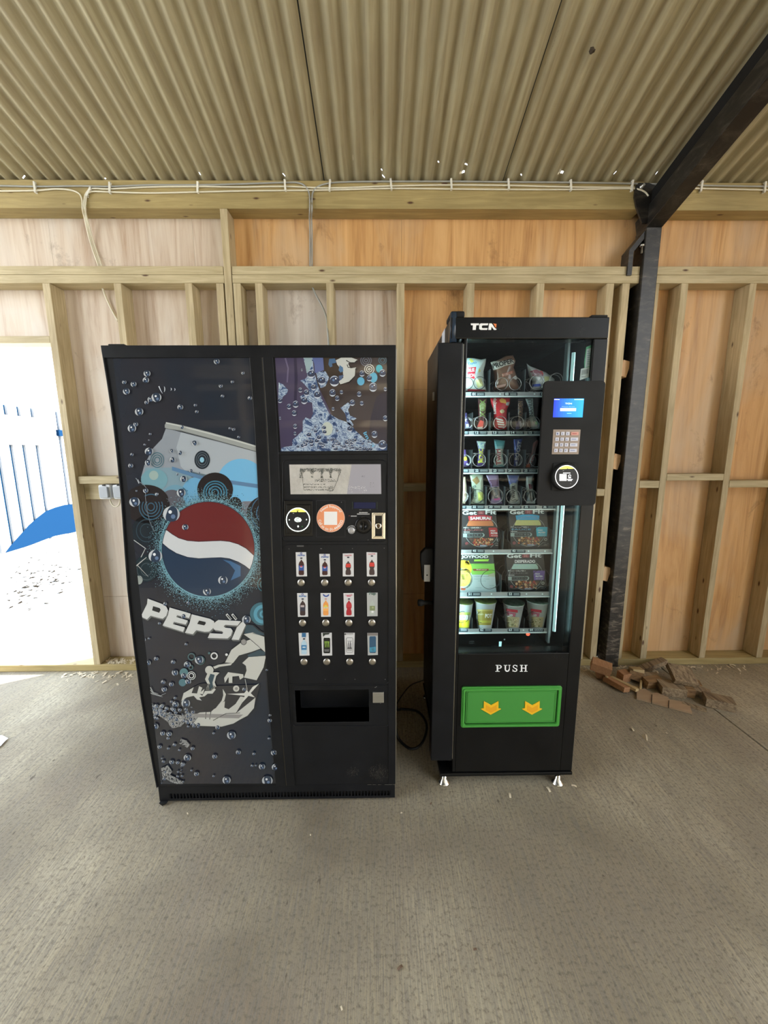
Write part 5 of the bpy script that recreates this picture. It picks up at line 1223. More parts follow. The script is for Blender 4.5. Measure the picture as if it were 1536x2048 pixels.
# lamps inside
FILL = P('fill_strip', (.8, 1, 1), .5, emit=(.70, .98, 1.0), es=17.)  # added glowing strips, hidden behind the door frame to brighten the goods
for nm, a_ in (('fill_strip', (.300, .306, -.839, -.833, .62, 1.77)), ('fill_strip', (.766, .771, -.839, -.833, .62, 1.77))):
    bm = bmesh.new(); box(bm, *a_); part(nm, bm, FILL, sm)
bm = bmesh.new(); lathe(bm, (.722, -.826, .66), (0, 0, 1), [(0, .0065), (1.10, .0065)], 14); part('light_tube', bm, P('tube', (.7, .95, .95), .4, emit=(.45, .80, .82), es=.08), sm)
bm = bmesh.new(); box(bm, .7045, .7125, -.815, -.79, .60, 1.80); part('rack_post', bm, P('zinc_post', (.35, .42, .42), .35, .8), sm)
for px in (951, 1138):
    q = onY(px, 680, -.80); bm = bmesh.new(); lathe(bm, (q.x, -.80, BT-.036), (0, 0, -1), [(0, .020), (.004, .018)], 20); part('ceiling_lamp', bm, P('lamp', (.8, 1, .95), .5, emit=(.7, 1, .95), es=.6), sm)

# trays
RAILM = P('tray_rail', (.34, .37, .38), .38, .35); LIP = P('tray_lip', (.75, .85, .86), .35, .2); DIV = P('divider', (.10, .115, .12), .3, .6); WIRE = P('coil_wire', (.50, .50, .50), .28, 1.); WIREB = P('coil_wire_dark', (.02, .02, .02), .4)
TAG = P('tag_dark', (.012, .03, .045), .4); DG = (.55, .72, .75)
YR = -.80
ROWS = [
 (784, 794.5, [('01', '0000', 942, 970), ('03', '0000', 1008, 1035), ('05', '0000', 1080, 1106)], [(935, 767, 11), (959, 766, 12), (1003, 768, 12), (1030, 768, 12), (1073, 765, 14), (1112, 760, 13)], [980, 1050], [1000, 1069]),
 (862, 871.5, [('11', '0000', 912, 938), ('12', '0000', 948, 975), ('13', '0000', 984, 1012), ('14', '0000', 1020, 1048), ('15', '0000', 1055, 1083)], [(934, 846, 11), (961, 846, 13), (1000, 846, 13), (1034, 846, 13), (1067, 846, 12)], [945, 981, 1018, 1052], []),
 (937.5, 947.5, [('21', '0000', 912, 938), ('22', '0000', 948, 978), ('23', '0000', 984, 1010), ('24', '0000', 1014, 1042), ('25', '0000', 1046, 1074)], [(931, 921, 11), (958, 920, 13), (1001, 920, 13), (1031, 920, 13), (1073, 921, 13)], [944, 979, 1016, 1051], []),
 (1011, 1020, [('31', '0000', 907, 933), ('32', '0000', 943, 969.5), ('33', '0000', 976, 1003), ('34', '0000', 1016, 1043), ('35', '0000', 1047, 1073), ('36', '0000', 1084, 1109)], [(925, 993, 11), (954, 993, 14), (991, 992, 15), (1026, 993, 14), (1060, 992, 13)], [941, 973, 1010, 1044], []),
 (1099, 1108, [('41', '0000', 943, 969.5), ('43', '0000', 1022, 1051)], [(928, 1072, 20), (981, 1072, 20), (1034, 1072, 20), (1084, 1071, 20)], [1007, 1108], [987, 1057, 1090]),
 (1184, 1194.5, [('51', '0000', 934, 962), ('53', '0000', 1015, 1041)], [(924, 1159, 20), (981, 1159, 20), (1030, 1158, 20), (1082, 1158, 20)], [1003, 1103], [983, 1053, 1085]),
 (1257, 1266, [('61', '0000', 909, 936), ('62', '0000', 958, 984), ('63', '0000', 1015, 1040), ('64', '0000', 1057, 1088)], [(925, 1234, 12), (964, 1234, 12), (1018, 1234, 12), (1066, 1234, 12)], [945, 996, 1049], [1047]),
]
TZ = []
for ri, (ya, yb, tags_, coils, divs, dots) in enumerate(ROWS):
    z1, z0 = onY(1010, ya, YR).z, onY(1010, yb, YR).z; TZ.append((z0, z1))
    fl0 = z0+.004
    bm = bmesh.new(); box(bm, .287, .704, YR+.002, -.33, fl0-.002, fl0); tr = part('tray', bm, DIV, sm)
    bm = bmesh.new(); box(bm, .287, .704, YR, YR+.0015, z0+.005, z1); part('tray_rail', bm, RAILM, tr)
    bm = bmesh.new(); box(bm, .287, .704, YR-.005, YR+.0015, z0, z0+.0045); part('tray_lip', bm, LIP, tr)
    T = Art(fY(YR))
    for nn_, dd, x0, x1 in tags_:
        T.h = .0008; T.poly([(a, b) for a, b in rrect(x0, x1, ya+.8, yb-2.2, 1.6, 3)], TAG)
        T.h = .0012; T.text(nn_, x0+2.6, yb-3.9, 6.2, 5.2, P('digits', (.7, .85, .86), .5), bold=.03); T.text(dd, x0+12.5, yb-3.9, x1-x0-15, 4.6, P('digits_dim', (.34, .42, .44), .5), bold=.02)
    for x in dots: T.h = .0008; T.disc(x, (ya+yb)/2-1.2, 1.7, P('digits', (.7, .85, .86), .5), n=8)
    T.build('price_tags', tr, 'row of dark price tags with white numbers')
    hd_ = {0: .10, 1: .085, 2: .09, 3: .09, 4: .09, 5: .09, 6: .06}[ri]
    for dx in divs:
        x = onY(dx, ya-5, YR).x; bm = bmesh.new(); box(bm, x-.0008, x+.0008, YR+.004, -.34, fl0, fl0+hd_); part('divider', bm, DIV, tr)
    for cx, cy, r in coils:
        q = onY(cx, cy, YR+.008); rr = r*(q-CAM).dot(FW)/F
        if q.x-rr < .288 : rr = min(rr, q.x-.289) if q.x-.289 > .012 else rr
        if q.x-rr < .287: continue
        cz = max(q.z, fl0+rr+.002)
        pts = [Vector((q.x+rr*math.cos(a), YR+.006, cz+rr*math.sin(a))) for a in [math.radians(-60+15*k) for k in range(22)]]
        a_e = math.radians(-60+15*21); turns = 3
        for k in range(1, 24*turns+1):
            a = a_e+2*PI*k/24; pts.append(Vector((q.x+rr*math.cos(a), YR+.006+.055*k/24, cz+rr*math.sin(a))))
        bm = bmesh.new(); tube(bm, pts, .0011, 5); part('coil', bm, WIREB if ri > 3 or cx in (959, 935, 954) else WIRE, tr)
# bottom bin
bm = bmesh.new(); box(bm, .30, .716, -.66, -.655, .50, .63); box(bm, .300, .716, -.83, -.66, .506, .51)
part('bin_back', bm, LIN, sm)
Q = Art(fY(-.80)); Q.h = 0; Q.poly([(998, 1283), (1003.5, 1283), (1002, 1304), (997, 1304)], P('sensor_strip', (.6, .9, .9), .4, emit=(.5, .95, .95), es=.2)); Q.disc(1056, 1268.5, 4, P('red_led', (.9, .1, .05), .4, emit=(1, .12, .06), es=.35), 3.2, 14); Q.disc(1009, 1279, 1.6, (.6, .8, .8), n=8)
Q.text('LASER', 938.5, 1284, 10, 2.2, (.2, .22, .22)); Q.text('CLASS 1', 938, 1287.5, 11, 2.2, (.2, .22, .22))
Q.build('sensor_lights', sm)

# ---------------------------------------------------------------- goods
def radial(outline):
    n = len(outline); cx = sum(p[0] for p in outline)/n; cy = sum(p[1] for p in outline)/n
    def s(px, py):
        dx, dy = px-cx, py-cy; L = math.hypot(dx, dy)
        if L < 1e-6: return 0
        best = 1e9
        for i in range(n):
            ax, ay = outline[i][0]-cx, outline[i][1]-cy; bx, by = outline[(i+1) % n][0]-cx-ax, outline[(i+1) % n][1]-cy-ay
            den = dx*by-dy*bx
            if abs(den) < 1e-9: continue
            t = (ax*by-ay*bx)/den; u = (ax*dy-ay*dx)/den
            if t > 0 and -.001 <= u <= 1.001: best = min(best, t)
        return min(1., 1/best) if best < 1e9 else 1.
    return cx, cy, s
def dens(outline, step=3.):
    out = []
    for i in range(len(outline)):
        a = Vector(outline[i]); b = Vector(outline[(i+1) % len(outline)]); k = max(1, int((b-a).length/step))
        for j in range(k): out.append(tuple(a+(b-a)*j/k))
    return out
def packet(name, label, outline, base, rgb, art=None, y=-.772, t=.016, rough=.28, row=0, cat='snack', group=None):
    """a sealed soft packet standing on its tray; base is the pixel height its foot rests at"""
    fl = TZ[row][0]+.0045
    ol = dens(outline); cx, cy, sf = radial(ol); rng = random.Random(hash(label) % 99991 if False else len(label)*7+int(cx))
    lowest = min(onY(p[0], p[1], y).z for p in ol); dz = fl-lowest+.001
    def depth(px, py):
        s_v = sf(px, py); b_ = t*(max(0, 1-s_v**2.2))**.6
        return b_ + .0016*math.sin(px*.55+cy)*math.sin(py*.35+cx)*(1-s_v)
    def fm(px, py, h):
        q = onY(px, py, y-depth(px, py)-h); return Vector((q.x, q.y, q.z))
    bm = bmesh.new(); S_ = [1, .95, .88, .78, .66, .52, .36, .18]; fr_, bk_ = [], []
    for s_v in S_:
        fr_.append([bm.verts.new(fm(cx+(p[0]-cx)*s_v, cy+(p[1]-cy)*s_v, 0)) for p in ol])
    for s_v in (.88, .6, .3):
        bk_.append([bm.verts.new(Vector((lambda q: (q.x, y+t*(max(0, 1-s_v**2.2))**.6*.8, q.z))(onY(cx+(p[0]-cx)*s_v, cy+(p[1]-cy)*s_v, y)))) for p in ol])
    n = len(ol); chain = fr_[::-1]
    allr = chain+bk_
    for A_, B_ in zip(allr, allr[1:]):
        for k in range(n):
            f = bm.faces.new((A_[k], A_[(k+1) % n], B_[(k+1) % n], B_[k])); f.smooth = True
    bm.faces.new(allr[0][::-1]); bm.faces.new(allr[-1])
    org = onY(cx, max(p[1] for p in outline), y); org.z = fl
    fixn(bm)
    me_o = None
    root = thing(name, label, cat, org, group or 'snacks on tray %s' % ['one', 'two', 'three', 'four', 'five', 'six', 'seven'][row]) if art else None
    if art:
        part('wrapper', bm, P('wrap', rgb, rough, coat=.3), root)
        Z = Art(fm); Z.rough = rough; Z.h = .0012; art(Z)
        xs_ = [p[0] for p in outline]; ys_ = [p[1] for p in outline]
        Z.clip_ol = None
        Z.cut([min(ys_)+3*i for i in range(1, int((max(ys_)-min(ys_))/3)+1)], [min(xs_)+3*i for i in range(1, int((max(xs_)-min(xs_))/3)+1)])
        Z.build('printing', root)
        return root
    o = mesh_obj(name, bm, P('wrap', rgb, rough), org=org); return tag(o, label, cat, group)
e_ = lambda x, y: (910+x/7.68, 680+y/7.68)
f_ = lambda x, y: (910+x/7.68, 860+y/7.68)
E_ = lambda l: [e_(*p) for p in l]
F_ = lambda l: [f_(*p) for p in l]
def a1(Z):
    Z.c = e_
    Z.poly([(195, 275), (270, 285), (385, 340), (370, 420), (330, 540), (195, 600)], (.42, .60, .64)); Z.h += .0004
    Z.text('Tayto', 200, 400, 140, 50, (.05, .22, .45), rot=12, bold=.02); Z.poly([(215, 300), (250, 285), (290, 330), (250, 350)], (.65, .60, .08))
    Z.poly([(190, 425), (325, 412), (300, 600), (190, 560)], (.50, .02, .04)); Z.poly([(370, 420), (395, 480), (360, 500)], (.55, .50, .12)); Z.poly([(195, 755), (460, 765), (470, 785), (195, 785)], (.45, .03, .05))
    Z.h += .0004; Z.text('BLE', 193, 490, 110, 52, (.75, .75, .75), rot=4, bold=.03); Z.text('NCH', 190, 570, 110, 48, (.75, .75, .75), rot=4, bold=.03)
    Z.poly([(315, 620), (400, 590), (440, 700), (350, 740)], (.55, .55, .28))
packet('crisp_bag', 'white crisp bag with a red panel at the left end of the top tray', E_([(110, 290), (200, 275), (300, 280), (400, 300), (480, 285), (470, 360), (440, 480), (450, 640), (490, 780), (300, 785), (120, 785)]), 780, (.50, .56, .54), a1, t=.03, row=0, y=-.765)
def a2(Z):
    Z.c = e_
    Z.poly([(545, 345), (600, 325), (700, 330), (860, 290), (930, 330), (900, 365), (760, 400), (680, 440), (590, 465), (570, 400)], (.48, .46, .42)); Z.h += .0004
    Z.text('PROPER', 585, 440, 340, 75, (.02, .02, .02), rot=16, bold=.03)
    Z.poly([(720, 520), (890, 470), (890, 510), (730, 570)], (.35, .10, .06)); Z.h += .0004; Z.text('BARBECUE', 730, 560, 160, 36, (.55, .35, .28), rot=16, bold=.01)
    Z.poly([(880, 580), (930, 545), (970, 590), (930, 610)], (.6, .6, .58)); Z.poly([(600, 720), (700, 690), (790, 670), (770, 710), (640, 745)], (.5, .32, .28))
packet('crisp_bag', 'brown snack bag with a pale tilted name band in the middle of the top tray', E_([(560, 350), (680, 300), (780, 240), (890, 230), (930, 320), (900, 420), (940, 520), (960, 640), (1010, 770), (800, 785), (580, 775), (600, 600), (580, 450)]), 780, (.17, .09, .06), a2, t=.03, row=0, y=-.765)
def a3(Z):
    Z.c = e_
    Z.poly([(1150, 480), (1250, 450), (1340, 500), (1360, 550), (1200, 560)], (.30, .10, .14)); Z.poly([(1300, 480), (1340, 470), (1360, 530), (1310, 540)], (.65, .05, .05)); Z.h += .0004
    Z.poly([(1190, 680), (1310, 670), (1320, 710), (1180, 720)], (.08, .14, .55)); Z.text('MANHATTAN', 1160, 530, 170, 40, (.5, .5, .55), rot=-10, bold=.02)
    Z.poly([(1370, 560), (1450, 560), (1440, 620), (1380, 650)], (.60, .62, .30))
packet('crisp_bag', 'slumped pale crisp bag leaning over at the right of the top tray', E_([(1100, 360), (1150, 400), (1280, 450), (1400, 500), (1530, 600), (1530, 660), (1480, 780), (1160, 780), (1190, 640), (1130, 540)]), 780, (.50, .53, .52), a3, t=.028, row=0, y=-.765)
def words(word, x, y, w_, h__, col, rot=90, bold=.03, extra=None, conv=None):
    def fn(Z):
        Z.c = conv
        if extra: extra(Z)
        Z.h += .0006; Z.text(word, x, y, w_, h__, col, rot=rot, bold=bold)
    return fn
# tray two
packet('chocolate_bar', 'dark blue wrapped bar at the left edge of tray two', E_([(110, 1130), (180, 1120), (200, 1200), (260, 1370), (120, 1375)]), 858, (.06, .05, .16), words('x', 165, 1260, 60, 60, (.4, .4, .5), 60, extra=lambda Z: Z.poly([(165, 1290), (210, 1290), (215, 1350), (165, 1350)], (.45, .50, .6)), conv=e_), row=1, t=.012)
packet('sweet_packet', 'dark packet with green and white letters and a red foot, second on tray two', E_([(350, 890), (500, 890), (480, 1000), (470, 1150), (480, 1380), (320, 1380), (360, 1200)]), 858, (.07, .02, .02), words('XOX', 470, 1190, 280, 90, (.22, .32, .10), 90, extra=lambda Z: (Z.poly([(340, 1330), (390, 1230), (440, 1250), (430, 1350)], (.60, .06, .05)), Z.disc(425, 1010, 52, (.30, .38, .20), 60), Z.poly([(340, 1340), (430, 1330), (430, 1365), (350, 1365)], (.65, .6, .5))), conv=e_), row=1, t=.014)
def a13(Z):
    Z.c = e_
    Z.poly([(680, 920), (720, 890), (780, 920), (790, 980), (700, 960)], (.80, .42, .10)); Z.disc(725, 1095, 34, (.60, .52, .30), 30); Z.poly([(790, 960), (840, 950), (820, 1010), (780, 1000)], (.50, .58, .58))
    Z.h += .0005; Z.text('Maltesers', 585, 880, 260, 55, (.72, .62, .58), rot=-88, bold=.03)
    for i in range(4): Z.poly([(625+i*12, 1195+i*42), (740+i*10, 1225+i*35), (740+i*10, 1245+i*35), (640+i*10, 1225+i*40)], (.72, .68, .66))
packet('sweet_packet', 'bright red sweet packet with white lettering in the centre of tray two', E_([(540, 890), (700, 880), (850, 880), (845, 980), (800, 1060), (800, 1200), (790, 1380), (600, 1370), (590, 1250), (600, 1100), (550, 960)]), 858, (.55, .02, .03), a13, row=1, t=.02)
packet('chocolate_bar', 'dark brown bar with dull gold letters, fourth on tray two', E_([(970, 900), (1060, 900), (1045, 1100), (1030, 1220), (1050, 1380), (920, 1380), (950, 1200), (960, 1050)]), 858, (.045, .028, .035), words('GOLDEN', 1040, 1200, 260, 70, (.26, .16, .10), 90, extra=lambda Z: (Z.poly([(985, 1250), (1030, 1240), (1035, 1340), (1000, 1350)], (.45, .45, .58)), Z.poly([(930, 1250), (990, 1250), (990, 1370), (930, 1370)], (.12, .10, .22))), conv=e_), row=1, t=.012)
packet('chocolate_bar', 'pale mint and silver bar with a green square, fifth on tray two', E_([(1080, 900), (1200, 890), (1200, 1000), (1215, 1160), (1300, 1290), (1300, 1370), (1180, 1370), (1150, 1240), (1130, 1050)]), 858, (.42, .52, .52), words('NAVILU', 1200, 1170, 260, 60, (.08, .10, .12), 94, extra=lambda Z: (Z.poly([(1220, 1260), (1260, 1240), (1280, 1290), (1240, 1310)], (.05, .42, .20)), Z.text('8', 1205, 1270, 40, 60, (.1, .2, .22), 10)), conv=e_), row=1, t=.012)
# tray three
packet('chocolate_bar', 'purple bar with a yellow patch at the left edge of tray three', F_([(110, 300), (165, 300), (180, 400), (235, 560), (120, 575)]), 935, (.07, .04, .18), words('o', 160, 400, 20, 30, (.6, .6, .7), 0, extra=lambda Z: (Z.disc(160, 440, 26, (.65, .62, .05), 34), Z.disc(185, 525, 14, (.6, .65, .75))), conv=f_), row=2, t=.012)
packet('chocolate_bar', 'purple bar with yellow letters and a white top fold, second on tray three', F_([(330, 165), (475, 175), (460, 290), (430, 380), (470, 560), (330, 570), (340, 430), (360, 290)]), 935, (.08, .05, .20), words('PICNIC', 440, 500, 210, 70, (.50, .52, .06), 92, extra=lambda Z: (Z.poly([(335, 170), (472, 180), (462, 290), (355, 285)], (.38, .50, .45)), Z.h.__class__ and Z.poly([(395, 195), (445, 200), (440, 270), (390, 265)], (.18, .28, .40)), Z.poly([(350, 480), (415, 460), (420, 490), (360, 510)], (.65, .68, .10))), conv=f_), row=2, t=.013)
packet('chocolate_bar', 'teal and silver bar with dark red letters, third on tray three', F_([(600, 145), (770, 165), (755, 260), (730, 350), (750, 480), (770, 580), (575, 580), (620, 460), (615, 300)]), 935, (.16, .36, .38), words('Twirl', 710, 540, 250, 80, (.25, .04, .05), 92, extra=lambda Z: (Z.poly([(620, 290), (740, 290), (735, 420), (745, 530), (640, 540), (615, 400)], (.40, .42, .38)), Z.poly([(605, 150), (765, 170), (755, 250), (620, 250)], (.05, .24, .27))), conv=f_), row=2, t=.014)
packet('chocolate_bar', 'dark blue bar with silver letters, fourth on tray three', F_([(900, 140), (1040, 130), (1010, 230), (985, 330), (960, 450), (965, 560), (900, 565), (905, 400)]), 935, (.03, .05, .22), words('BOOST', 975, 470, 300, 62, (.42, .45, .52), 80, extra=lambda Z: Z.poly([(930, 490), (960, 480), (960, 555), (940, 560)], (.45, .52, .70)), conv=f_), row=2, t=.012)
packet('chocolate_bar', 'red and white bar leaning right at the right end of tray three', F_([(1200, 200), (1260, 150), (1290, 160), (1260, 260), (1230, 370), (1210, 450), (1160, 580), (1085, 580), (1120, 470), (1180, 330)]), 935, (.12, .035, .03), words('KitKat', 1190, 500, 120, 34, (.5, .05, .05), 72, extra=lambda Z: (Z.poly([(1185, 385), (1215, 375), (1205, 460), (1170, 505), (1145, 500)], (.66, .62, .60)), Z.poly([(1095, 530), (1150, 520), (1150, 575), (1090, 575)], (.70, .16, .06))), conv=f_), row=2, t=.011)
# tray four
packet('cereal_bar', 'plain beige bar at the left edge of tray four', F_([(110, 720), (160, 715), (185, 900), (190, 1060), (160, 1140), (110, 1140)]), 1008, (.48, .40, .30), words('o', 140, 1020, 34, 44, (.20, .14, .10), 0, conv=f_), row=3, t=.012)
packet('cereal_bar', 'pale green and white bar with a brown biscuit picture, second on tray four', F_([(225, 690), (300, 670), (430, 690), (435, 860), (440, 1000), (465, 1140), (230, 1145), (265, 1000), (250, 800)]), 1008, (.42, .50, .38), words('nature', 330, 1060, 210, 56, (.10, .14, .12), 92, extra=lambda Z: (Z.poly([(260, 770), (340, 710), (380, 790), (330, 840)], (.30, .20, .08)), Z.poly([(350, 960), (430, 950), (440, 1080), (360, 1090)], (.55, .60, .16))), conv=f_), row=3, t=.014)
packet('cereal_bar', 'purple and pink bar standing third on tray four', F_([(475, 690), (600, 680), (665, 690), (680, 840), (690, 980), (745, 1145), (530, 1145), (560, 1000), (545, 860)]), 1008, (.34, .26, .44), words('Fulfil', 660, 1050, 180, 60, (.10, .12, .14), 92, extra=lambda Z: (Z.poly([(530, 880), (680, 870), (690, 1000), (700, 1050), (570, 1060)], (.36, .31, .27)), Z.poly([(590, 1045), (690, 1040), (690, 1070), (600, 1080)], (.60, .12, .35)), Z.poly([(520, 770), (660, 760), (670, 860), (540, 870)], (.15, .08, .16))), conv=f_), row=3, t=.014)
packet('cereal_bar', 'white and blue wafer bar with black letters, fourth on tray four', F_([(800, 690), (900, 685), (990, 690), (965, 800), (960, 930), (990, 1050), (1020, 1150), (815, 1150), (850, 1020), (835, 850)]), 1008, (.48, .52, .50), words('WAFER', 925, 1050, 200, 55, (.03, .03, .03), 90, extra=lambda Z: (Z.poly([(800, 695), (985, 695), (965, 820), (890, 810), (840, 850)], (.16, .20, .48)), Z.line([(850, 1060), (890, 1090), (920, 1060), (960, 1090), (990, 1060)], 8, (.08, .09, .09))), conv=f_), row=3, t=.014)
packet('cereal_bar', 'white bar with a black strip and red patch, fifth on tray four', F_([(1095, 710), (1195, 700), (1180, 800), (1200, 920), (1235, 1080), (1235, 1140), (1085, 1140), (1110, 1010), (1085, 850)]), 1008, (.50, .55, .54), words('protein', 1205, 1100, 150, 34, (.6, .6, .6), 96, extra=lambda Z: (Z.poly([(1140, 940), (1195, 935), (1225, 1095), (1165, 1100)], (.02, .03, .03)), Z.poly([(1130, 830), (1185, 830), (1190, 900), (1140, 905)], (.25, .03, .05)), Z.poly([(1095, 960), (1140, 960), (1150, 1090), (1105, 1095)], (.25, .36, .45))), conv=f_), row=3, t=.013)
# meal boxes
def carton(name, label, q4, row, side, rgb, artfn, depth=.035, y=-.778):
    fl = TZ[row][0]+.0045
    P0 = [onY(px, py, y) for px, py in q4]
    root = thing(name, label, 'meal box', Vector(((P0[0].x+P0[1].x)/2, y, fl)), 'ready meal boxes')
    bm = bmesh.new(); zb = min(P0[2].z, P0[3].z); lift = fl+.0008-zb
    f0 = [bm.verts.new(p) for p in P0]; b0 = [bm.verts.new(p+Vector((.0, depth, 0))) for p in P0]
    for v in f0[2:]+b0[2:]: v.co.z = fl+.0008
    for f in ((0, 1, 2, 3), (7, 6, 5, 4), (0, 4, 5, 1), (1, 5, 6, 2), (2, 6, 7, 3), (3, 7, 4, 0)): bm.faces.new([(f0+b0)[i] for i in f])
    part('carton', bm, P('carton', rgb, .35), root)
    Z = Art(fY(y)); Z.rough = .35; Z.h = .0005; artfn(Z); Z.clip(q4); Z.build('printing', root); return root
m_ = lambda x, y: (900+x/6.4, 1000+y/6.4)
def fit(name, col, rice, dx, dy, extra):
    def fn(Z):
        Z.c = lambda x, y: m_(x+dx, y+dy)
        random.seed(len(name))
        Z.text('Get', 765, 182, 185, 52, (.72, .78, .78), bold=.03); Z.text('Fit', 1060, 176, 145, 52, (.72, .78, .78), bold=.03); Z.rect(960, 132, 1050, 178, (.25, .06, .08)); Z.h += .0004; Z.text('it', 985, 172, 45, 38, (.5, .2, .2), bold=.02)
        Z.ring(1010, 400, 215, 6, (.30, .34, .34), 195, n=40)
        Z.poly([(840, 200), (930, 186), (1060, 184), (1145, 200), (1140, 255), (850, 255)], col)
        Z.h += .0004; Z.text(name, 865, 245, 260, 38, (.78, .78, .78) if name != 'GLADIATOR' else (.10, .30, .50), bold=.03)
        Z.poly([(850, 258), (1135, 258), (1160, 290), (1165, 325), (825, 325), (835, 290)], rice)
        Z.h += .0004
        for _ in range(60):
            x, y = random.uniform(835, 1150), random.uniform(262, 322); c = [min(1, v*random.uniform(.55, 1.4)) for v in rice]; Z.poly([(x, y), (x+9, y-3), (x+7, y+5)], tuple(c))
        Z.text('PASTA + CHICKEN +', 780, 356, 225, 18, (.6, .64, .64), bold=.01); Z.text('SAUCE', 785, 384, 250, 16, tuple(min(1, v+.15) for v in col)); Z.rect(780, 398, 860, 406, (.5, .55, .55))
        Z.poly([(775, 420), (1030, 415), (1050, 435), (1045, 455), (1020, 468), (775, 468)], (.30, .40, .40)); Z.h += .0004; Z.poly([(825, 424), (1025, 420), (1035, 440), (1020, 462), (825, 464)], (.03, .04, .045)); Z.text('4 32 9 2', 840, 450, 170, 16, (.5, .6, .6))
        Z.poly([(1100, 345), (1250, 345), (1240, 465), (1110, 465)], extra); Z.h += .0004; Z.text('HIGH', 1125, 395, 60, 18, (.75, .8, .8), bold=.02); Z.text('PROTEIN', 1130, 428, 90, 22, (.75, .8, .8), bold=.03); Z.text('NO SUGAR', 1135, 455, 90, 14, (.7, .75, .75))
        Z.poly([(850, 480), (1180, 480), (1160, 520), (1090, 575), (960, 580), (890, 540)], (.10, .05, .035))
        Z.h += .0004
        for _ in range(70):
            x, y = random.gauss(1010, 90), random.uniform(484, 565)
            if 870 < x < 1160: Z.disc(x, y, random.uniform(6, 17), random.choice([(.45, .12, .05), (.55, .28, .10), (.30, .03, .03), (.62, .42, .24)]), n=7)
        Z.disc(1225, 505, 20, (.40, .44, .44), n=14); Z.h += .0003; Z.disc(1225, 505, 11, (.05, .05, .05), n=12); Z.disc(822, 550, 22, (.20, .05, .06), n=12); Z.rect(990, 566, 1080, 584, (.20, .24, .35)); Z.text('Chicken', 995, 582, 78, 13, (.7, .7, .7)); Z.text('400 g', 1185, 580, 60, 12, (.6, .6, .6)); Z.line([(1125, 600), (1190, 545), (1260, 560)], 5, (.35, .38, .38))
    return fn
carton('meal_box', 'black ready meal box with a red banner, upper left', [(917, 1010), (991, 1010), (997.5, 1096), (915, 1096)], 4, 0, (.022, .024, .028), fit('SAMURAI', (.45, .03, .05), (.50, .16, .06), -607, 8, (.40, .02, .03)))
carton('meal_box', 'black ready meal box with a light blue banner, upper right', [(1016, 1010), (1092, 1010), (1101, 1095), (1023, 1095)], 4, 0, (.022, .024, .028), fit('GLADIATOR', (.03, .36, .62), (.50, .50, .18), 0, 0, (.03, .42, .58)))
carton('meal_box', 'black ready meal box with a purple corner square, lower right', [(1012, 1103), (1086, 1103), (1096, 1180), (1018, 1180)], 5, 0, (.022, .024, .028), fit('DESPERADO', (.035, .035, .045), (.38, .56, .50), -35, 560, (.16, .10, .36)))
def joy(Z):
    Z.c = m_
    Z.poly([(100, 680), (600, 680), (580, 815), (100, 815)], (.03, .05, .045)); Z.poly([(230, 812), (575, 812), (585, 955), (250, 955)], (.20, .50, .08)); Z.h += .0004
    Z.text('JOYFOOD', 145, 755, 345, 48, (.75, .80, .80), bold=.04); Z.poly([(310, 762), (500, 757), (490, 785), (308, 785)], (.30, .62, .06)); Z.poly([(160, 690), (150, 680), (520, 690), (500, 706)], (.20, .36, .14))
    Z.poly([(290, 882), (495, 880), (495, 905), (300, 907)], (.22, .06, .03)); Z.rect(300, 822, 480, 830, (.15, .42, .06)); Z.disc(160, 1000, 132, (.45, .55, .50), n=30); Z.disc(170, 880, 110, (.70, .50, .05), n=24); Z.poly([(190, 790), (240, 775), (250, 830), (200, 845)], (.75, .52, .05))
    Z.h += .0004; Z.disc(165, 1005, 104, (.62, .60, .14), n=26); Z.text('Beef curry', 340, 900, 130, 16, (.7, .7, .65), bold=.01)
    random.seed(6)
    for _ in range(60):
        a = random.uniform(0, 6.28); r = random.uniform(0, 100); Z.disc(165+r*math.cos(a), 1000+r*math.sin(a), random.uniform(4, 10), random.choice([(.70, .62, .12), (.45, .42, .06), (.72, .66, .30)]), n=6)
    for x, y, w_ in ((310, 975, 190), (310, 1008, 190), (360, 1032, 100), (325, 1120, 80), (505, 1090, 60), (510, 1115, 60)): Z.text('macaroni cheese', x, y+8, w_, 11, (.12, .20, .16))
    Z.poly([(140, 1120), (205, 1135), (190, 1155), (140, 1155)], (.60, .14, .06)); Z.poly([(235, 1095), (255, 1075), (250, 1105)], (.05, .35, .12)); Z.poly([(500, 950), (570, 930), (570, 985), (480, 975)], (.40, .44, .30))
carton('meal_box', 'green and white ready meal box with a yellow dish, lower left', [(916, 1104), (986, 1104), (993.5, 1181), (914, 1181)], 5, 0, (.42, .52, .52), joy)
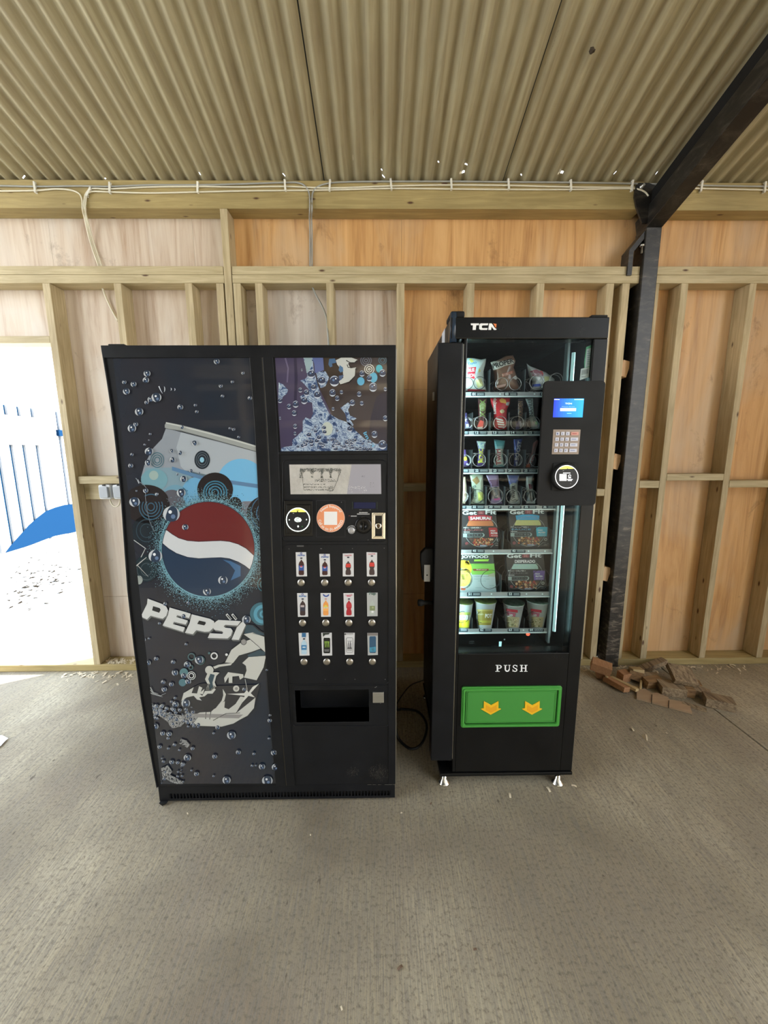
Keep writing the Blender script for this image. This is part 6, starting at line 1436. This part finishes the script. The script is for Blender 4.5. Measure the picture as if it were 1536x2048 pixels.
# pots
n_ = lambda x, y: (900+x/5.486, 1170+y/5.486)
def pot(label, cx, top, bot, rt, rb_, rgb, lid, artfn, y=-.765):
    fl = TZ[6][0]+.0045
    qb, qt = onY(*n_(cx, bot), y), onY(*n_(cx, top), y)
    sc = (qb-CAM).dot(FW)/F/5.486; Rb, Rt = rb_*sc, rt*sc; z0, z1 = fl+.0005, qt.z
    root = thing('noodle_pot', label, 'noodle pot', Vector((qb.x, y, fl)), 'noodle pots')
    X = qb.x
    bm = bmesh.new(); lathe(bm, (X, y, z0), (0, 0, 1), [(0, Rb*.93), (.004, Rb), ((z1-z0)*.97, Rt*.96), (z1-z0-.004, Rt*1.0), (z1-z0, Rt*1.0)], 36); part('cup', bm, P('cup', rgb, .35), root)
    bm = bmesh.new(); lathe(bm, (X, y, z1), (0, 0, 1), [(0, Rt*1.03), (.0012, Rt*1.03), (.0016, Rt*.95)], 36); part('lid', bm, lid, root)
    def fm(px, py, h):
        yy = y-Rb*.8
        for _ in range(5):
            q = onY(px, py, yy); t = min(1, max(0, (q.z-z0)/(z1-z0))); rr = Rb+(Rt*.96-Rb)*t+h
            dx = q.x-X
            yy = y-math.sqrt(max(rr*rr-dx*dx, 0)) if abs(dx) < rr else y
        q = onY(px, py, yy)
        if abs(q.x-X) > rr: q.x = X+math.copysign(rr, q.x-X)
        return q
    Z = Art(fm, n_); Z.rough = .4; Z.h = .0008; artfn(Z)
    c0_, t0_, b0_ = n_(cx, 0)[0], n_(0, top)[1], n_(0, bot)[1]; Rpx = rt/5.486; rbx = rb_/5.486
    Z.clip([(c0_-Rpx*.93, t0_), (c0_+Rpx*.93, t0_), (c0_+rbx*.93, b0_), (c0_-rbx*.93, b0_)])
    Z.cut([t0_+3*i for i in range(20)], [c0_-Rpx+2*i for i in range(int(Rpx)+1)])
    Z.build('label_print', root); return root
def lidmat(nm, c1_, c2_):
    m, t, b = nodes(nm); n = noise(t, mapped(t, (1, 1, 1)), 60, 3, .6)
    t.links.new(ramp(t, n, [(.4, c1_), (.6, c2_)]), b.inputs['Base Color']); b.inputs['Roughness'].default_value = .3; b.inputs['Metallic'].default_value = .3; return m
LDG = lidmat('lid_yellow_green', (.24, .30, .08), (.10, .14, .05)); LDR = lidmat('lid_green', (.07, .14, .08), (.20, .26, .20))
pot('yellow noodle pot cut off by the left edge of the bottom tray', 155, 185, 468, 88, 58, (.46, .52, .50), LDG, lambda Z: (Z.rect(60, 385, 260, 480, (.62, .64, .04)), Z.text('POT', 105, 375, 105, 44, (.70, .74, .70), bold=.05), Z.rect(60, 300, 260, 330, (.36, .50, .10))))
pot('brown and yellow noodle pot second from left on the bottom tray', 378, 165, 440, 116, 76, (.50, .55, .55), LDG, lambda Z: (Z.rect(250, 270, 500, 450, (.30, .25, .05)), setattr(Z, 'h', .0013), Z.rect(250, 390, 500, 415, (.42, .40, .06)), Z.rect(250, 268, 500, 285, (.42, .36, .12)), Z.text('POT', 385, 362, 75, 46, (.70, .72, .68), bold=.05), Z.text('noodle', 300, 330, 70, 20, (.5, .5, .3), bold=.02)))
def rp(cx):
    def fn(Z):
        Z.poly([(cx-90, 255), (cx+60, 275), (cx+60, 305), (cx-90, 285)], (.42, .03, .05)); Z.poly([(cx-90, 290), (cx+40, 310), (cx+30, 350), (cx-90, 330)], (.38, .10, .14)); Z.poly([(cx-100, 340), (cx+90, 355), (cx+90, 480), (cx-100, 480)], (.40, .34, .20)); Z.h = .0013
        random.seed(int(cx))
        for _ in range(40): Z.disc(random.uniform(cx-70, cx+60), random.uniform(365, 455), random.uniform(4, 11), random.choice([(.55, .50, .32), (.16, .16, .06), (.50, .42, .20)]), n=6)
        Z.text('Koka', cx-60, 355, 70, 30, (.65, .66, .62), rot=14, bold=.03)
    return fn
pot('noodle pot with a red band, third from left on the bottom tray', 683, 190, 465, 112, 72, (.52, .55, .53), LDR, rp(683))
pot('noodle pot with a faint red band at the right end of the bottom tray', 945, 165, 462, 118, 74, (.52, .56, .53), LDR, rp(945))

# dark clump of debris stuck to the roof
nrm_ = Vector((0, sn, cs)); dd_ = ray(1183, 96); tt_ = ((Vector((0, 0, RZ))-CAM).dot(nrm_))/dd_.dot(nrm_); qq_ = CAM+dd_*tt_-nrm_*.012
bm = bmesh.new(); bmesh.ops.create_icosphere(bm, subdivisions=2, radius=.011)
random.seed(1)
for v in bm.verts: v.co = v.co*random.uniform(.6, 1.35)+qq_
tag(mesh_obj('debris_clump', bm, P('debris', (.05, .035, .02), .9), org=qq_), 'small dark clump stuck under the roof sheets, right of centre', 'debris')
